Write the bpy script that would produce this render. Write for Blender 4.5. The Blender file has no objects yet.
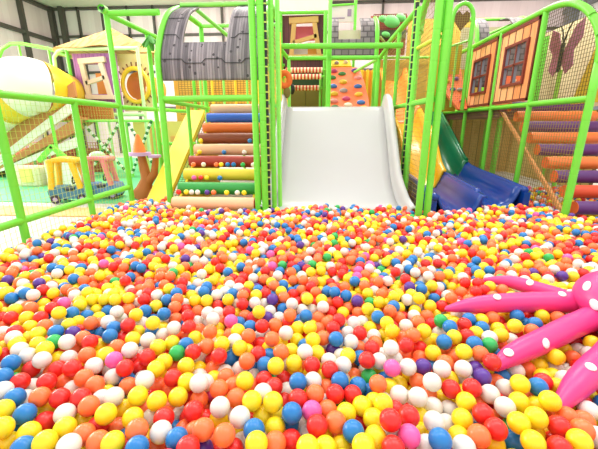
import bpy, bmesh, math, random
import numpy as np
from mathutils import Vector, Matrix
random.seed(7)
SC = bpy.context.scene
COL = SC.collection

# ------------------------------------------------------------------ camera
F, CX, CY = 340.0, 299.0, 224.5
PITCH, YAW, CAMZ = math.radians(16.1), math.radians(3.8), 1.24
cam = bpy.data.cameras.new('camera')
cam.sensor_fit = 'HORIZONTAL'
cam.sensor_width = 36.0
cam.lens = 36.0 * F / 598.0
cam.clip_start = 0.02
cam_ob = bpy.data.objects.new('camera', cam)
COL.objects.link(cam_ob)
cam_ob.location = (0, 0, CAMZ)
cam_ob.rotation_euler = (math.pi / 2 - PITCH, 0, YAW)
SC.camera = cam_ob
CF = Vector((-math.sin(YAW) * math.cos(PITCH), math.cos(YAW) * math.cos(PITCH), -math.sin(PITCH)))
CR = Vector((math.cos(YAW), math.sin(YAW), 0))
CU = Vector((-math.sin(YAW) * math.sin(PITCH), math.cos(YAW) * math.sin(PITCH), math.cos(PITCH)))

def ray(px, py):
    return (CF + CR * ((px - CX) / F) - CU * ((py - CY) / F)).normalized()

# ------------------------------------------------------------------ materials
def lin(h):
    h = h.lstrip('#')
    c = [int(h[i:i + 2], 16) / 255 for i in (0, 2, 4)]
    return tuple(v / 12.92 if v <= .04045 else ((v + .055) / 1.055) ** 2.4 for v in c) + (1,)

MATS = {}
def mat(name, hexcol, rough=.5, var=.06, scale=6.0, bump=0.0, second=None, spec=.5, trans=0.0, sss=0.0):
    """Principled surface whose colour varies a little with a noise texture."""
    if name in MATS: return MATS[name]
    m = bpy.data.materials.new(name); m.use_nodes = True
    nt = m.node_tree; b = nt.nodes['Principled BSDF']
    b.inputs['Roughness'].default_value = rough
    b.inputs['Specular IOR Level'].default_value = spec
    if trans: b.inputs['Transmission Weight'].default_value = trans
    if sss:
        b.inputs['Subsurface Weight'].default_value = sss
        b.inputs['Subsurface Radius'].default_value = (.012, .012, .012)
        b.inputs['Subsurface Scale'].default_value = 1.0
    tc = nt.nodes.new('ShaderNodeTexCoord')
    nz = nt.nodes.new('ShaderNodeTexNoise'); nz.inputs['Scale'].default_value = scale; nz.inputs['Detail'].default_value = 4
    nt.links.new(tc.outputs['Object'], nz.inputs['Vector'])
    mx = nt.nodes.new('ShaderNodeMix'); mx.data_type = 'RGBA'
    c = lin(hexcol)
    a2 = lin(second) if second else tuple(max(0, v * (1 - 2 * var)) for v in c[:3]) + (1,)
    mx.inputs[6].default_value = c; mx.inputs[7].default_value = a2
    nt.links.new(nz.outputs['Fac'], mx.inputs[0])
    nt.links.new(mx.outputs[2], b.inputs['Base Color'])
    if bump:
        bp = nt.nodes.new('ShaderNodeBump'); bp.inputs['Strength'].default_value = bump
        bp.inputs['Distance'].default_value = .01
        nt.links.new(nz.outputs['Fac'], bp.inputs['Height']); nt.links.new(bp.outputs['Normal'], b.inputs['Normal'])
    MATS[name] = m
    return m

def striped(name, cols, axis, period, rough=.6, knots=False, line=None, line_w=.06, stretch=None):
    """Boards / bands: colour steps along one object axis, streaked along the others."""
    if name in MATS: return MATS[name]
    m = bpy.data.materials.new(name); m.use_nodes = True
    nt = m.node_tree; N = nt.nodes.new; L = nt.links.new
    b = nt.nodes['Principled BSDF']; b.inputs['Roughness'].default_value = rough
    tc = N('ShaderNodeTexCoord'); sx = N('ShaderNodeSeparateXYZ'); L(tc.outputs['Object'], sx.inputs[0])
    dv = N('ShaderNodeMath'); dv.operation = 'DIVIDE'; L(sx.outputs[axis], dv.inputs[0]); dv.inputs[1].default_value = period
    fl = N('ShaderNodeMath'); fl.operation = 'FLOOR'; L(dv.outputs[0], fl.inputs[0])
    fr = N('ShaderNodeMath'); fr.operation = 'FRACT'; L(dv.outputs[0], fr.inputs[0])
    wn = N('ShaderNodeTexWhiteNoise'); wn.noise_dimensions = '1D'; L(fl.outputs[0], wn.inputs['W'])
    mp = N('ShaderNodeMapping'); L(tc.outputs['Object'], mp.inputs[0])
    sc = [3.0, 3.0, 3.0]; sc[axis] = 40.0
    mp.inputs['Scale'].default_value = stretch or sc
    nz = N('ShaderNodeTexNoise'); nz.inputs['Scale'].default_value = 1.0; nz.inputs['Detail'].default_value = 5; L(mp.outputs[0], nz.inputs['Vector'])
    ad = N('ShaderNodeMath'); ad.operation = 'ADD'; L(wn.outputs['Value'], ad.inputs[0]); L(nz.outputs['Fac'], ad.inputs[1])
    hf = N('ShaderNodeMath'); hf.operation = 'MULTIPLY'; L(ad.outputs[0], hf.inputs[0]); hf.inputs[1].default_value = .5
    cr = N('ShaderNodeValToRGB'); L(hf.outputs[0], cr.inputs[0])
    el = cr.color_ramp.elements
    while len(el) < len(cols): el.new(.5)
    for i, c in enumerate(cols):
        el[i].position = .2 + .6 * i / max(1, len(cols) - 1); el[i].color = lin(c)
    out = cr.outputs[0]
    if line:
        gt = N('ShaderNodeMath'); gt.operation = 'LESS_THAN'; L(fr.outputs[0], gt.inputs[0]); gt.inputs[1].default_value = line_w
        mx = N('ShaderNodeMix'); mx.data_type = 'RGBA'; L(gt.outputs[0], mx.inputs[0]); L(out, mx.inputs[6]); mx.inputs[7].default_value = lin(line)
        out = mx.outputs[2]
    if knots:
        vo = N('ShaderNodeTexVoronoi'); vo.inputs['Scale'].default_value = 9.0; L(tc.outputs['Object'], vo.inputs['Vector'])
        lt = N('ShaderNodeMath'); lt.operation = 'LESS_THAN'; L(vo.outputs['Distance'], lt.inputs[0]); lt.inputs[1].default_value = .17
        mx = N('ShaderNodeMix'); mx.data_type = 'RGBA'; L(lt.outputs[0], mx.inputs[0]); L(out, mx.inputs[6]); mx.inputs[7].default_value = lin('#3b3436')
        out = mx.outputs[2]
    L(out, b.inputs['Base Color'])
    MATS[name] = m
    return m

def stones(name, c1, c2, mortar, scale=1.0):
    if name in MATS: return MATS[name]
    m = bpy.data.materials.new(name); m.use_nodes = True
    nt = m.node_tree; b = nt.nodes['Principled BSDF']; b.inputs['Roughness'].default_value = .7
    tc = nt.nodes.new('ShaderNodeTexCoord'); mp = nt.nodes.new('ShaderNodeMapping')
    mp.inputs['Rotation'].default_value = (math.pi / 2, 0, 0)
    br = nt.nodes.new('ShaderNodeTexBrick'); br.inputs['Scale'].default_value = scale
    br.inputs['Color1'].default_value = lin(c1); br.inputs['Color2'].default_value = lin(c2); br.inputs['Mortar'].default_value = lin(mortar)
    br.inputs['Mortar Size'].default_value = .012; br.inputs['Brick Width'].default_value = .13; br.inputs['Row Height'].default_value = .1
    nt.links.new(tc.outputs['Object'], mp.inputs[0]); nt.links.new(mp.outputs[0], br.inputs['Vector']); nt.links.new(br.outputs['Color'], b.inputs['Base Color'])
    MATS[name] = m
    return m

GREEN = mat('lime_foam', '#74d93c', .45, .05)
GREEN2 = mat('pale_lime_foam', '#8fe560', .45, .05)
YFOAM = mat('yellow_foam', '#f2cf2c', .5, .05)
WHITEP = mat('white_plastic', '#c6c4c3', .25, .02, 2)
BLACK = mat('black_rope', '#18201a', .6)
NETG = mat('dark_net_cord', '#56501e', .8)
NETL = mat('pale_net_cord', '#c3d465', .8)
NETR = mat('brown_net_cord', '#97823a', .8)
BLUE = mat('blue_plastic', '#0c3f97', .2, .08, 3)
DGREEN = mat('green_plastic', '#0a7048', .2, .08, 3)
YSLIDE = mat('yellow_plastic', '#f3b91c', .3, .06, 3)
OSLIDE = mat('orange_plastic', '#f2822a', .35, .06, 3)
PINK = mat('pink_vinyl', '#e83d85', .38, .05, 9, .15)
WSPOT = mat('white_vinyl', '#f4efe9', .4, .02)
PLANKG = striped('grey_plank_print', ['#4c4548', '#6f676a', '#968c8e', '#5d5558'], 0, .034, .6, True, '#3d373a', .10)
STONE = stones('grey_stone_print', '#857c7c', '#6f6767', '#524b4b')
OPLANK = striped('orange_plank_print', ['#d9743a', '#f0a065', '#f8bb86', '#e08a4c'], 1, .2, .55, False, '#6d2a20', .15)
MPLANK = striped('maroon_plank_print', ['#4b1f22', '#5f2a2c', '#6d3432'], 0, .09, .6, False, '#32161a', .1)
PURPLK = striped('purple_plank_print', ['#a763a5', '#b977b4', '#9c5a9b'], 0, .09, .6, False, '#7c4580', .1)
KHAKI = striped('khaki_plank_print', ['#d3ab62', '#dfba74', '#e8c886', '#c9a058'], 1, .2, .7, False, '#5e4f26', .05)
KHAKIX = striped('khaki_plank_print_b', ['#d3ab62', '#dfba74', '#e8c886', '#c9a058'], 0, .2, .7, False, '#5e4f26', .05)
STRAW = striped('straw', ['#a5793a', '#c49a58', '#b58a48', '#8f6630'], 0, .05, .9)
WINFR = mat('maroon_frame_paint', '#7a2b22', .5)
CREAM = mat('cream_wood', '#e3bd83', .55, .05, 12)
CREAMW = mat('pale_cream_wood', '#f0d9bd', .55, .05, 12)

# ------------------------------------------------------------------ mesh builder
class MB:
    def __init__(s): s.v = []; s.f = []; s.m = []; s.sm = []
    def add(s, vs, fs, mi=0, smooth=False):
        o = len(s.v); s.v += [tuple(v) for v in vs]
        for f in fs: s.f.append(tuple(i + o for i in f)); s.m.append(mi); s.sm.append(smooth)
        return s
    def box(s, a, b, mi=0, M=None, bev=0):
        bm = bmesh.new(); bmesh.ops.create_cube(bm, size=1)
        c = [(a[i] + b[i]) / 2 for i in range(3)]; d = [abs(b[i] - a[i]) for i in range(3)]
        for v in bm.verts: v.co = Vector([c[i] + v.co[i] * d[i] for i in range(3)])
        if bev: bmesh.ops.bevel(bm, geom=bm.edges[:], offset=bev, segments=2, affect='EDGES')
        vs = [(M @ v.co if M else v.co) for v in bm.verts]; bm.verts.index_update()
        fs = [[v.index for v in f.verts] for f in bm.faces]; bm.free()
        return s.add(vs, fs, mi)
    def tube(s, pts, r, n=14, mi=0, cap=True, groove=0, closed=False, smooth=True):
        """Sweep a circle of radius r (number or list) along pts; groove = spacing of tape seams."""
        P = [Vector(p) for p in pts]
        R = list(r) if hasattr(r, '__len__') else [r] * len(P)
        if groove:
            Q = [P[0]]; S = [R[0]]; acc = 0
            for i in range(1, len(P)):
                d = P[i] - P[i - 1]; l = d.length; nx = groove - acc
                while nx < l - .02:
                    for e, k in ((-.014, 1), (-.006, 1), (0, .93), (.006, 1), (.014, 1)):
                        Q.append(P[i - 1] + d * ((nx + e) / l)); S.append(R[i] * k)
                    nx += groove
                acc = (acc + l) % groove
                Q.append(P[i]); S.append(R[i])
            P, R = Q, S
        m = len(P); T = []
        for i in range(m):
            a = P[(i - 1) % m] if closed or i else P[0]; b = P[(i + 1) % m] if closed or i < m - 1 else P[-1]
            t = b - a
            T.append(t.normalized() if t.length > 1e-9 else Vector((0, 0, 1)))
        u = T[0].orthogonal().normalized(); vs = []
        for i in range(m):
            u = (u - T[i] * u.dot(T[i])).normalized(); w = T[i].cross(u)
            for k in range(n):
                a = 2 * math.pi * k / n; vs.append(P[i] + (u * math.cos(a) + w * math.sin(a)) * R[i])
        fs = []
        for i in range(m if closed else m - 1):
            j = (i + 1) % m
            for k in range(n):
                k2 = (k + 1) % n; fs.append((i * n + k, i * n + k2, j * n + k2, j * n + k))
        s.add(vs, fs, mi, smooth)
        if cap and not closed:
            s.add(vs[:n], [tuple(reversed(range(n)))], mi); s.add(vs[-n:], [tuple(range(n))], mi)
        return s
    def sphere(s, c, r, mi=0, M=None, nu=18, nv=10):
        rx, ry, rz = r if hasattr(r, '__len__') else (r, r, r)
        vs = []; fs = []
        for j in range(nv + 1):
            th = math.pi * j / nv
            for i in range(nu):
                ph = 2 * math.pi * i / nu
                p = Vector((rx * math.sin(th) * math.cos(ph), ry * math.sin(th) * math.sin(ph), rz * math.cos(th)))
                vs.append((M @ p if M else p) + Vector(c))
        for j in range(nv):
            for i in range(nu):
                i2 = (i + 1) % nu
                fs.append((j * nu + i, (j + 1) * nu + i, (j + 1) * nu + i2, j * nu + i2))
        return s.add(vs, fs, mi, True)
    def sheet(s, rows, th, mi=0, smooth=True, skip=None):
        """Grid of points given thickness th along the surface normals."""
        nr, nc = len(rows), len(rows[0]); P = [[Vector(p) for p in r] for r in rows]
        top = []; bot = []
        for i in range(nr):
            for j in range(nc):
                du = P[min(i + 1, nr - 1)][j] - P[max(i - 1, 0)][j]; dv = P[i][min(j + 1, nc - 1)] - P[i][max(j - 1, 0)]
                nn = du.cross(dv); nn = nn.normalized() if nn.length > 1e-9 else Vector((0, 0, 1))
                top.append(P[i][j] + nn * th / 2); bot.append(P[i][j] - nn * th / 2)
        n = nr * nc; fs = []; cells = set((i, j) for i in range(nr - 1) for j in range(nc - 1) if not (skip and skip(i, j)))
        for i, j in cells:
            a, b, c, d = i * nc + j, i * nc + j + 1, (i + 1) * nc + j + 1, (i + 1) * nc + j
            fs.append((a, d, c, b)); fs.append((a + n, b + n, c + n, d + n))
            for (di, dj), (p, q) in {(0, -1): (a, d), (0, 1): (c, b), (-1, 0): (b, a), (1, 0): (d, c)}.items():
                if (i + di, j + dj) not in cells: fs.append((p, q, q + n, p + n))
        return s.add(top + bot, fs, mi, smooth)
    def prism(s, poly, d, mi=0):
        """Extrude a planar polygon (3D points) by vector d."""
        n = len(poly); d = Vector(d); A = [Vector(p) for p in poly]; B = [p + d for p in A]
        fs = [tuple(range(n)), tuple(reversed(range(n, 2 * n)))] + [(i, i + n, (i + 1) % n + n, (i + 1) % n) for i in range(n)]
        return s.add(A + B, fs, mi)
    def net(s, o, u, v, pu, pv, r=.004, inside=None):
        """Knotted net: cords along u and v (vectors from corner o) at spacings pu, pv."""
        o, u, v = Vector(o), Vector(u), Vector(v)
        def cord(a, b):
            if inside is None: s.tube([a, b], r, 4, 0, False, smooth=False); return
            k = 24; run = None
            for i in range(k + 1):
                p = a + (b - a) * (i / k)
                if inside(p): run = run or [p, p]; run[1] = p
                elif run: s.tube(run, r, 4, 0, False, smooth=False); run = None
            if run and (run[1] - run[0]).length > .01: s.tube(run, r, 4, 0, False, smooth=False)
        nu = max(1, round(u.length / pu)); nv = max(1, round(v.length / pv))
        for i in range(nu + 1): cord(o + u * (i / nu), o + u * (i / nu) + v)
        for j in range(nv + 1): cord(o + v * (j / nv), o + v * (j / nv) + u)
        return s
    def build(s, name, mats, parent=None, auto=True):
        me = bpy.data.meshes.new(name)
        me.from_pydata(s.v, [], s.f)
        for m in (mats if isinstance(mats, (list, tuple)) else [mats]): me.materials.append(m)
        me.polygons.foreach_set('material_index', s.m)
        me.polygons.foreach_set('use_smooth', s.sm)
        me.update()
        bm = bmesh.new(); bm.from_mesh(me); bmesh.ops.recalc_face_normals(bm, faces=bm.faces[:]); bm.to_mesh(me); bm.free()
        o = bpy.data.objects.new(name, me); COL.objects.link(o)
        if parent:
            o.parent = parent; bpy.context.view_layer.update()
            o.matrix_parent_inverse = parent.matrix_world.inverted()
        return o

def tag(o, label=None, cat=None, group=None, kind=None):
    for k, v in (('label', label), ('category', cat), ('group', group), ('kind', kind)):
        if v: o[k] = v
    return o
def thing(name, loc, label, cat, group=None):
    o = bpy.data.objects.new(name, None); COL.objects.link(o); o.location = loc
    o.empty_display_size = .1
    bpy.context.view_layer.update()
    return tag(o, label, cat, group)
def copy_tree(o, parent=None):
    c = o.copy(); COL.objects.link(c); c.parent = parent
    for ch in list(o.children): copy_tree(ch, c)
    return c
def arc(c, r0, r1, a0, a1, n, plane='yz'):
    out = []
    for i in range(n + 1):
        a = math.radians(a0 + (a1 - a0) * i / n); p, q = r0 * math.cos(a), r1 * math.sin(a)
        out.append((c[0], c[1] + p, c[2] + q) if plane == 'yz' else (c[0] + p, c[1], c[2] + q))
    return out
FL = .1       # floor level
PR = .037     # padded pipe radius
GV = .3       # spacing of the tape seams on the foam sleeves
def pipe(parent, pts, name='pipe', m=None, r=None, g=GV):
    r = PR if r is None else r * .82
    return MB().tube(pts, r, 14, groove=g).build(name, m or GREEN, parent)
def post(parent, x, y, z1, z0=FL, r=None, m=None, name='post'):
    return pipe(parent, [(x, y, z0), (x, y, z1)], name, m, r)
# ------------------------------------------------------------------ the balls
BR = .0355
BCOL = {'y': ('yellow', '#fbdd22'), 'o': ('orange', '#ff7a42'), 'r': ('red', '#e92c26'), 'w': ('white', '#e6e1d6'),
        'b': ('blue', '#217cc2'), 'g': ('green', '#2fb457'), 'p': ('pink', '#f562a8'), 'v': ('purple', '#5d3596')}
BKEYS = list(BCOL)
BMATS = [mat(BCOL[k][0] + '_ball_plastic', BCOL[k][1], .33, .02, 20, sss=.12) for k in BKEYS]
BW = np.array([.30, .225, .16, .175, .10, .012, .018, .015]); BW /= BW.sum()
TRACE = """B3,377 g14,381 R20,382 W3,391 B15,398 w32,387 R47,382 o65,382 w73,389 O84,378 O95,385 w25,399 O40,397 R60,398 R81,398 O89,406 Y3,410 o9,419 B25,414 y47,410 W65,414 r45,422 y82,422 Y65,428 Y2,428 b13,429 Y29,433 O84,435 r97,428 o98,442 y8,443 Y45,442 B23,448 W69,446 y89,448 w113,377 W145,380 y159,375 R173,378 Y187,382 W199,383 o128,386 o158,386 o171,391 W114,397 w101,399 Y138,396 Y157,401 Y178,397 r193,396 o199,400 y124,409 Y106,414 o143,410 Y133,418 o168,408 w152,418 R164,418 w180,417 R193,414 r103,428 o118,428 O137,430 W161,432 b175,430 B177,439 O196,432 o185,429 Y113,443 b126,439 y145,440 r133,446 b137,448 o154,448 R188,448 W205,383 y214,379 o226,377 O219,389 o233,386 Y245,381 w254,377 R265,379 r284,379 B298,382 O236,398 o253,387 W263,393 R274,387 w287,391 r284,402 R298,399 Y252,401 Y273,402 W220,407 y263,404 Y263,417 y277,415 B292,413 y219,421 W240,417 w229,418 r205,419 O203,430 o211,439 O225,435 y237,428 r248,424 B254,430 b265,433 Y276,428 b289,424 w299,425 w241,442 Y257,443 O275,443 R290,440 v202,447 r233,448 W313,381 y322,378 r330,376 B340,382 o354,376 g369,377 y399,384 O378,384 y389,387 b358,386 o327,387 O315,394 R335,394 R352,394 b369,392 w323,403 r305,407 P312,411 Y361,406 y374,402 Y383,404 r395,410 w399,397 o328,410 Y346,413 O336,422 R318,426 Y374,419 r361,422 B354,432 w308,435 y323,438 o338,437 Y375,437 W389,433 y395,426 Y308,447 Y325,447 Y341,446 w353,446 Y364,444 R393,448 o418,382 W432,382 y450,379 w465,381 R451,389 R472,388 V482,377 r499,377 W490,394 w405,400 W418,397 o428,394 y443,398 Y466,402 w433,407 w449,410 r401,407 R409,416 y419,416 W434,422 w446,424 Y462,419 R483,414 P409,436 y422,433 B440,440 o414,446 w427,446 w440,448 y459,437 W464,447 O479,436 R496,429 y494,444 y543,377 r543,382 w565,379 w505,388 Y520,384 B538,387 y557,387 W564,396 y587,395 r595,389 o531,397 Y519,402 Y550,401 r581,401 W505,407 y568,408 w589,412 y536,406 Y536,418 o557,414 o567,417 o584,421 R560,427 Y519,423 b513,441 y534,432 Y533,442 y545,433 o582,430 y597,428 Y579,441 r554,442 r560,448 w597,437 r5,302 b33,301 o2,307 Y15,310 w21,306 O31,308 y44,304 R52,308 P64,303 Y80,305 r93,303 y3,313 r1,318 R11,318 Y27,318 R40,318 b49,317 y43,312 Y59,313 w70,308 B72,313 w86,311 b87,316 y97,310 y99,318 y63,320 Y69,325 y78,322 w56,322 O91,323 o99,324 o4,327 y18,327 R16,332 Y30,327 O45,326 B56,332 Y38,334 y28,338 v73,333 r79,331 w3,333 W14,338 o2,340 Y17,344 Y38,344 G54,342 W67,342 O83,338 R90,342 y3,348 W20,350 Y45,349 y99,346 r5,355 W28,356 r59,352 o75,350 O87,355 y58,359 w69,358 B11,363 W42,360 y18,369 r31,369 R58,369 R72,368 W94,366 w105,303 r121,303 w139,303 Y156,306 g167,302 O175,307 w184,304 r186,310 y197,303 o198,311 b108,311 W117,312 o129,310 B145,311 Y136,315 B164,314 R188,316 o176,319 w197,322 W108,322 w121,319 R128,325 w142,323 Y153,323 w163,322 y162,328 W174,328 R189,327 B114,328 b102,333 B110,336 r123,338 y138,332 b152,332 o176,336 o188,335 o199,330 Y133,339 W148,340 w163,335 Y172,343 Y158,347 O117,347 W130,350 w143,353 B186,345 y195,338 G177,353 R147,357 R193,352 Y106,355 P114,360 r133,360 R125,368 r140,367 Y156,369 Y164,362 Y186,366 o174,366 w111,370 y199,369 w199,358 b225,303 w238,304 o208,302 r218,306 b248,308 y254,302 w264,304 o275,302 W292,304 W208,313 R229,312 w218,313 Y259,312 w270,311 b283,309 O290,315 o245,316 y238,314 r253,318 v267,318 W213,319 P231,321 b239,323 o222,322 R262,326 O275,325 w279,318 B250,327 y218,329 O210,332 Y238,331 o230,335 y219,336 w259,337 W286,333 Y298,328 r288,323 O248,336 r252,343 O272,339 W235,341 r261,344 y281,343 y297,340 O207,346 Y222,344 Y240,348 y247,351 R258,354 O281,352 y269,348 b269,356 Y291,351 R219,356 b231,358 O247,361 w282,364 Y275,367 B265,365 b255,367 Y294,363 o213,369 w240,369 W323,307 o330,303 y348,301 r359,304 g370,303 y387,304 Y368,309 w312,310 r331,312 w302,310 B306,316 o318,318 y343,313 o348,308 o358,313 R339,320 O390,311 B378,317 y370,319 o399,318 y399,308 W354,323 w362,322 o327,323 Y387,323 R333,328 Y310,328 y370,328 o379,328 Y392,331 w348,333 R360,333 o318,329 O323,338 B336,339 Y313,340 W351,342 w374,336 y384,335 o375,343 R372,348 o359,348 W391,348 b305,346 w322,348 v333,350 Y317,353 W305,352 Y348,356 b360,358 w383,355 R367,360 W379,361 w395,359 W329,361 w341,356 R312,365 W343,365 R330,370 y319,371 P392,368 y380,371 w416,306 Y430,306 r442,306 y415,311 w414,316 W406,326 O418,322 o427,316 y435,315 W445,315 w457,315 W469,314 G441,321 B450,327 y454,322 B469,320 R465,325 r480,313 Y481,320 O492,318 r499,322 r432,324 Y424,331 O413,335 w439,333 Y454,337 o463,331 Y476,333 B482,328 w492,327 R467,336 W489,338 y498,329 o403,338 R406,345 r420,348 y425,341 y434,340 B444,342 B475,344 G489,345 Y433,353 Y464,352 o443,350 o455,357 O480,354 b494,354 o404,355 o420,358 R492,362 W408,367 V423,367 O445,363 W442,369 W463,369 v475,369 y486,369 r499,369 w471,360 y504,316 B517,316 r531,315 Y542,316 b525,324 B535,324 O558,318 y550,324 Y515,326 r516,334 Y501,335 w511,340 O532,331 y524,332 o500,345 O564,346 O578,344 Y592,343 Y556,357 w589,354 Y542,361 B529,361 Y514,361 O577,358 Y570,367 w555,369 o527,369 w516,371"""
SURF = .24
# octopus arms (polyline, radius) lie on the balls: no ball may sit inside them
ARMS = [
    ([(1.56, 1.80, .32), (1.421, 1.798, .30), (1.227, 1.785, .30), (.999, 1.759, .30), (.829, 1.736, .292), (.70, 1.717, .275)], [.066, .060, .057, .052, .040, .016]),
    ([(1.56, 1.80, .29), (1.449, 1.877, .28), (1.338, 1.97, .285), (1.214, 2.074, .285), (1.09, 2.135, .265)], [.055, .048, .045, .040, .016]),
    ([(1.52, 1.70, .29), (1.292, 1.59, .285), (1.065, 1.457, .28), (.875, 1.355, .27), (.76, 1.29, .245)], [.066, .058, .054, .046, .022]),
    ([(1.66, 1.60, .30), (1.80, 1.42, .285), (1.95, 1.25, .28), (2.08, 1.1, .27), (2.16, .99, .24)], [.066, .058, .054, .046, .022]),
    ([(1.75, 1.70, .30), (1.95, 1.66, .285), (2.2, 1.62, .28), (2.4, 1.62, .27), (2.55, 1.60, .24)], [.066, .058, .054, .046, .022]),
    ([(1.72, 1.84, .30), (1.9, 1.98, .285), (2.1, 2.1, .28), (2.25, 2.24, .27), (2.36, 2.33, .24)], [.066, .058, .054, .046, .022]),
    ([(1.50, 1.56, .30), (1.30, 1.385, .28), (1.122, 1.255, .275), (1.003, 1.167, .265), (.89, 1.085, .235)], [.066, .058, .054, .046, .022]),
]
ARMSEG = []
for P_, R_ in ARMS:
    for i in range(len(P_) - 1): ARMSEG.append((np.array(P_[i]), np.array(P_[i + 1]), R_[i], R_[i + 1]))
HEADC, HEADR = np.array((1.61, 1.71, .36)), np.array((.235, .22, .155))
def clear_of_octopus(p, slack=.0):
    d = np.full(len(p), 9.)
    for a, b, r0, r1 in ARMSEG:
        ab = b - a; t = np.clip(((p - a) @ ab) / (ab @ ab), 0, 1)
        d = np.minimum(d, np.linalg.norm(p - (a + t[:, None] * ab), axis=1) - (r0 + (r1 - r0) * t))
    hd = (np.linalg.norm((p - HEADC) / HEADR, axis=1) - 1) * .24
    return np.minimum(d, hd) > BR - slack
POSTS = [(-2.85, 4.86), (-2.85, 3.95), (-2.85, 3.1), (-2.85, 2.2), (-2.09, 4.5), (-.79, 4.2), (-.70, 4.2), (-.63, 4.25), (-.56, 4.3), (1.17, 4.05), (1.27, 4.05), (1.22, 5.2),
         (2.95, 4.2), (2.95, 5.3), (2.95, 6.5)]
def in_pit(p):
    x, y = p[:, 0], p[:, 1]
    ok = (x > -2.76) & (x < 4.5) & (y > .3) & (y < np.where(x > 1.2, 6.1, 5.0))
    ok &= ~((x > -.80) & (x < 1.18) & (y > 4.40))                     # slide foot
    ok &= ~((x > 1.30) & (x < 2.84) & (y > np.where(x > 2.06, 4.64, np.where(x > 1.66, 4.30, 4.22))))   # twin blue slide
    ok &= ~((x > -1.98) & (x < -.82) & (y > 4.16))                    # rollers
    ok &= ~((x > 2.98) & (y > 4.06 + .0 * x) & (x < 4.4) & (y > 4.06) & (y < 4.40))
    ok &= ~((x > 3.0) & (x < 4.3) & (y > 4.40) & (y < 4.52))
    ok &= ~((x > -2.72) & (x < -2.1) & (y > 4.72))                    # yellow ramp
    for a, b in POSTS: ok &= (x - a) ** 2 + (y - b) ** 2 > (PR + BR + .003) ** 2
    return ok
rng = np.random.default_rng(11)
T = []
for tok in TRACE.split():
    c = tok[0]; a, b = tok[1:].split(',')
    T.append((c.lower(), c.isupper(), float(a), float(b)))
TC = [t[0] for t in T]; TP = np.array([(t[2], t[3]) for t in T])
rays = np.array([ray(a, b) for a, b in TP]); eye = np.array((0, 0, CAMZ))
tz = np.array([SURF + .012 if t[1] else SURF - .032 for t in T])
tpos = eye + rays * ((tz - CAMZ) / rays[:, 2])[:, None]
def pairs_of(p, d, cell=.085, cap=10):
    ij = np.floor(p[:, :2] / cell).astype(int); ij -= ij.min(0); W = ij[:, 1].max() + 3
    key = (ij[:, 0] + 1) * W + ij[:, 1] + 1; n = len(p)
    order = np.argsort(key, kind='stable'); ks = key[order]
    start = np.searchsorted(ks, ks, 'left'); slot = np.arange(n) - start
    tab = np.full(((ij[:, 0].max() + 3) * W + W, cap), -1); ok = slot < cap
    tab[ks[ok], slot[ok]] = order[ok]
    I, J = [], []
    for off in (-W - 1, -W, -W + 1, -1, 0, 1, W - 1, W, W + 1):
        nb = tab[np.clip(key + off, 0, len(tab) - 1)]
        i = np.repeat(np.arange(n), cap); j = nb.ravel(); m = (j > i); I.append(i[m]); J.append(j[m])
    I = np.concatenate(I); J = np.concatenate(J)
    m = ((p[I] - p[J]) ** 2).sum(1) < d * d
    return I[m], J[m]
def push(p, d, w, k=.5):
    I, J = pairs_of(p, d)
    if not len(I): return 0
    v = p[I] - p[J]; L = np.maximum(np.linalg.norm(v, axis=1), 1e-5); c = (v / L[:, None]) * ((d - L) * k)[:, None]
    ws = w[I] + w[J] + 1e-9
    ci = c * (2 * w[I] / ws)[:, None]; cj = c * (2 * w[J] / ws)[:, None]
    for a in range(3):
        p[:, a] += np.bincount(I, ci[:, a], len(p)) - np.bincount(J, cj[:, a], len(p))
    return (d - L).max()
one = np.ones(len(tpos))
for it in range(500):
    fade = .25 if it < 300 else .25 * (1 - (it - 300) / 200)
    t = ((tpos - eye) * rays).sum(1)
    tpos += fade * (eye + rays * t[:, None] - tpos)                     # stay on the line of sight
    push(tpos, 2 * BR + .0004, one, .35)
    tpos[:, 2] = np.clip(tpos[:, 2], FL + .06, SURF + .055)
keep = clear_of_octopus(tpos, .012)
tpos = tpos[keep]; TC = [c for c, k in zip(TC, keep) if k]; TP = TP[keep]; TOP = [t[1] for t, k in zip(T, keep) if k]
nT = len(tpos)
# everything else: a full bottom layer and loose layers above it
s = 2 * BR + .002
gx, gy = np.meshgrid(np.arange(-2.76, 4.5, s), np.arange(.3, 6.1, s * .866))
gx = gx + (np.arange(gx.shape[0]) % 2)[:, None] * s / 2
base = np.stack([gx.ravel(), gy.ravel(), np.full(gx.size, FL + BR)], 1)
base = base[in_pit(base)]
base = base[rng.random(len(base)) > .07]
def project(p):
    v = p - eye; zc = v @ np.array(CF)
    zc2 = np.where(zc > .05, zc, np.nan)
    return CX + F * (v @ np.array(CR)) / zc2, CY - F * (v @ np.array(CU)) / zc2, zc
loose = base[rng.permutation(len(base))]
extra = base[rng.permutation(len(base))[: int(len(base) * .72)]]
loose = np.concatenate([loose + [s / 2, s * .3, .058], extra + [.01, .03, .14]])
loose[:, :2] += rng.uniform(-.035, .035, (len(loose), 2)); loose[:, 2] += rng.uniform(0, .05, len(loose))
u_, v_, z_ = project(np.c_[loose[:, :2], np.full(len(loose), SURF)])
near = (u_ > -4) & (u_ < 602) & (v_ > 303) & (v_ < 455)
loose = loose[~(near & (loose[:, 2] > FL + .15))]
u_, v_, z_ = project(np.c_[loose[:, :2], np.full(len(loose), SURF)])
near = (u_ > -4) & (u_ < 602) & (v_ > 303) & (v_ < 455)
base = base + np.c_[rng.uniform(-.025, .025, (len(base), 2)), rng.uniform(0, .03, len(base))]
mound = .5 + .5 * np.sin(loose[:, 0] * 5.1 + 1.3 * np.sin(loose[:, 1] * 3.7)) * np.sin(loose[:, 1] * 6.3 + loose[:, 0])
loose = loose[(rng.random(len(loose)) < .72 + .5 * mound)]
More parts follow.
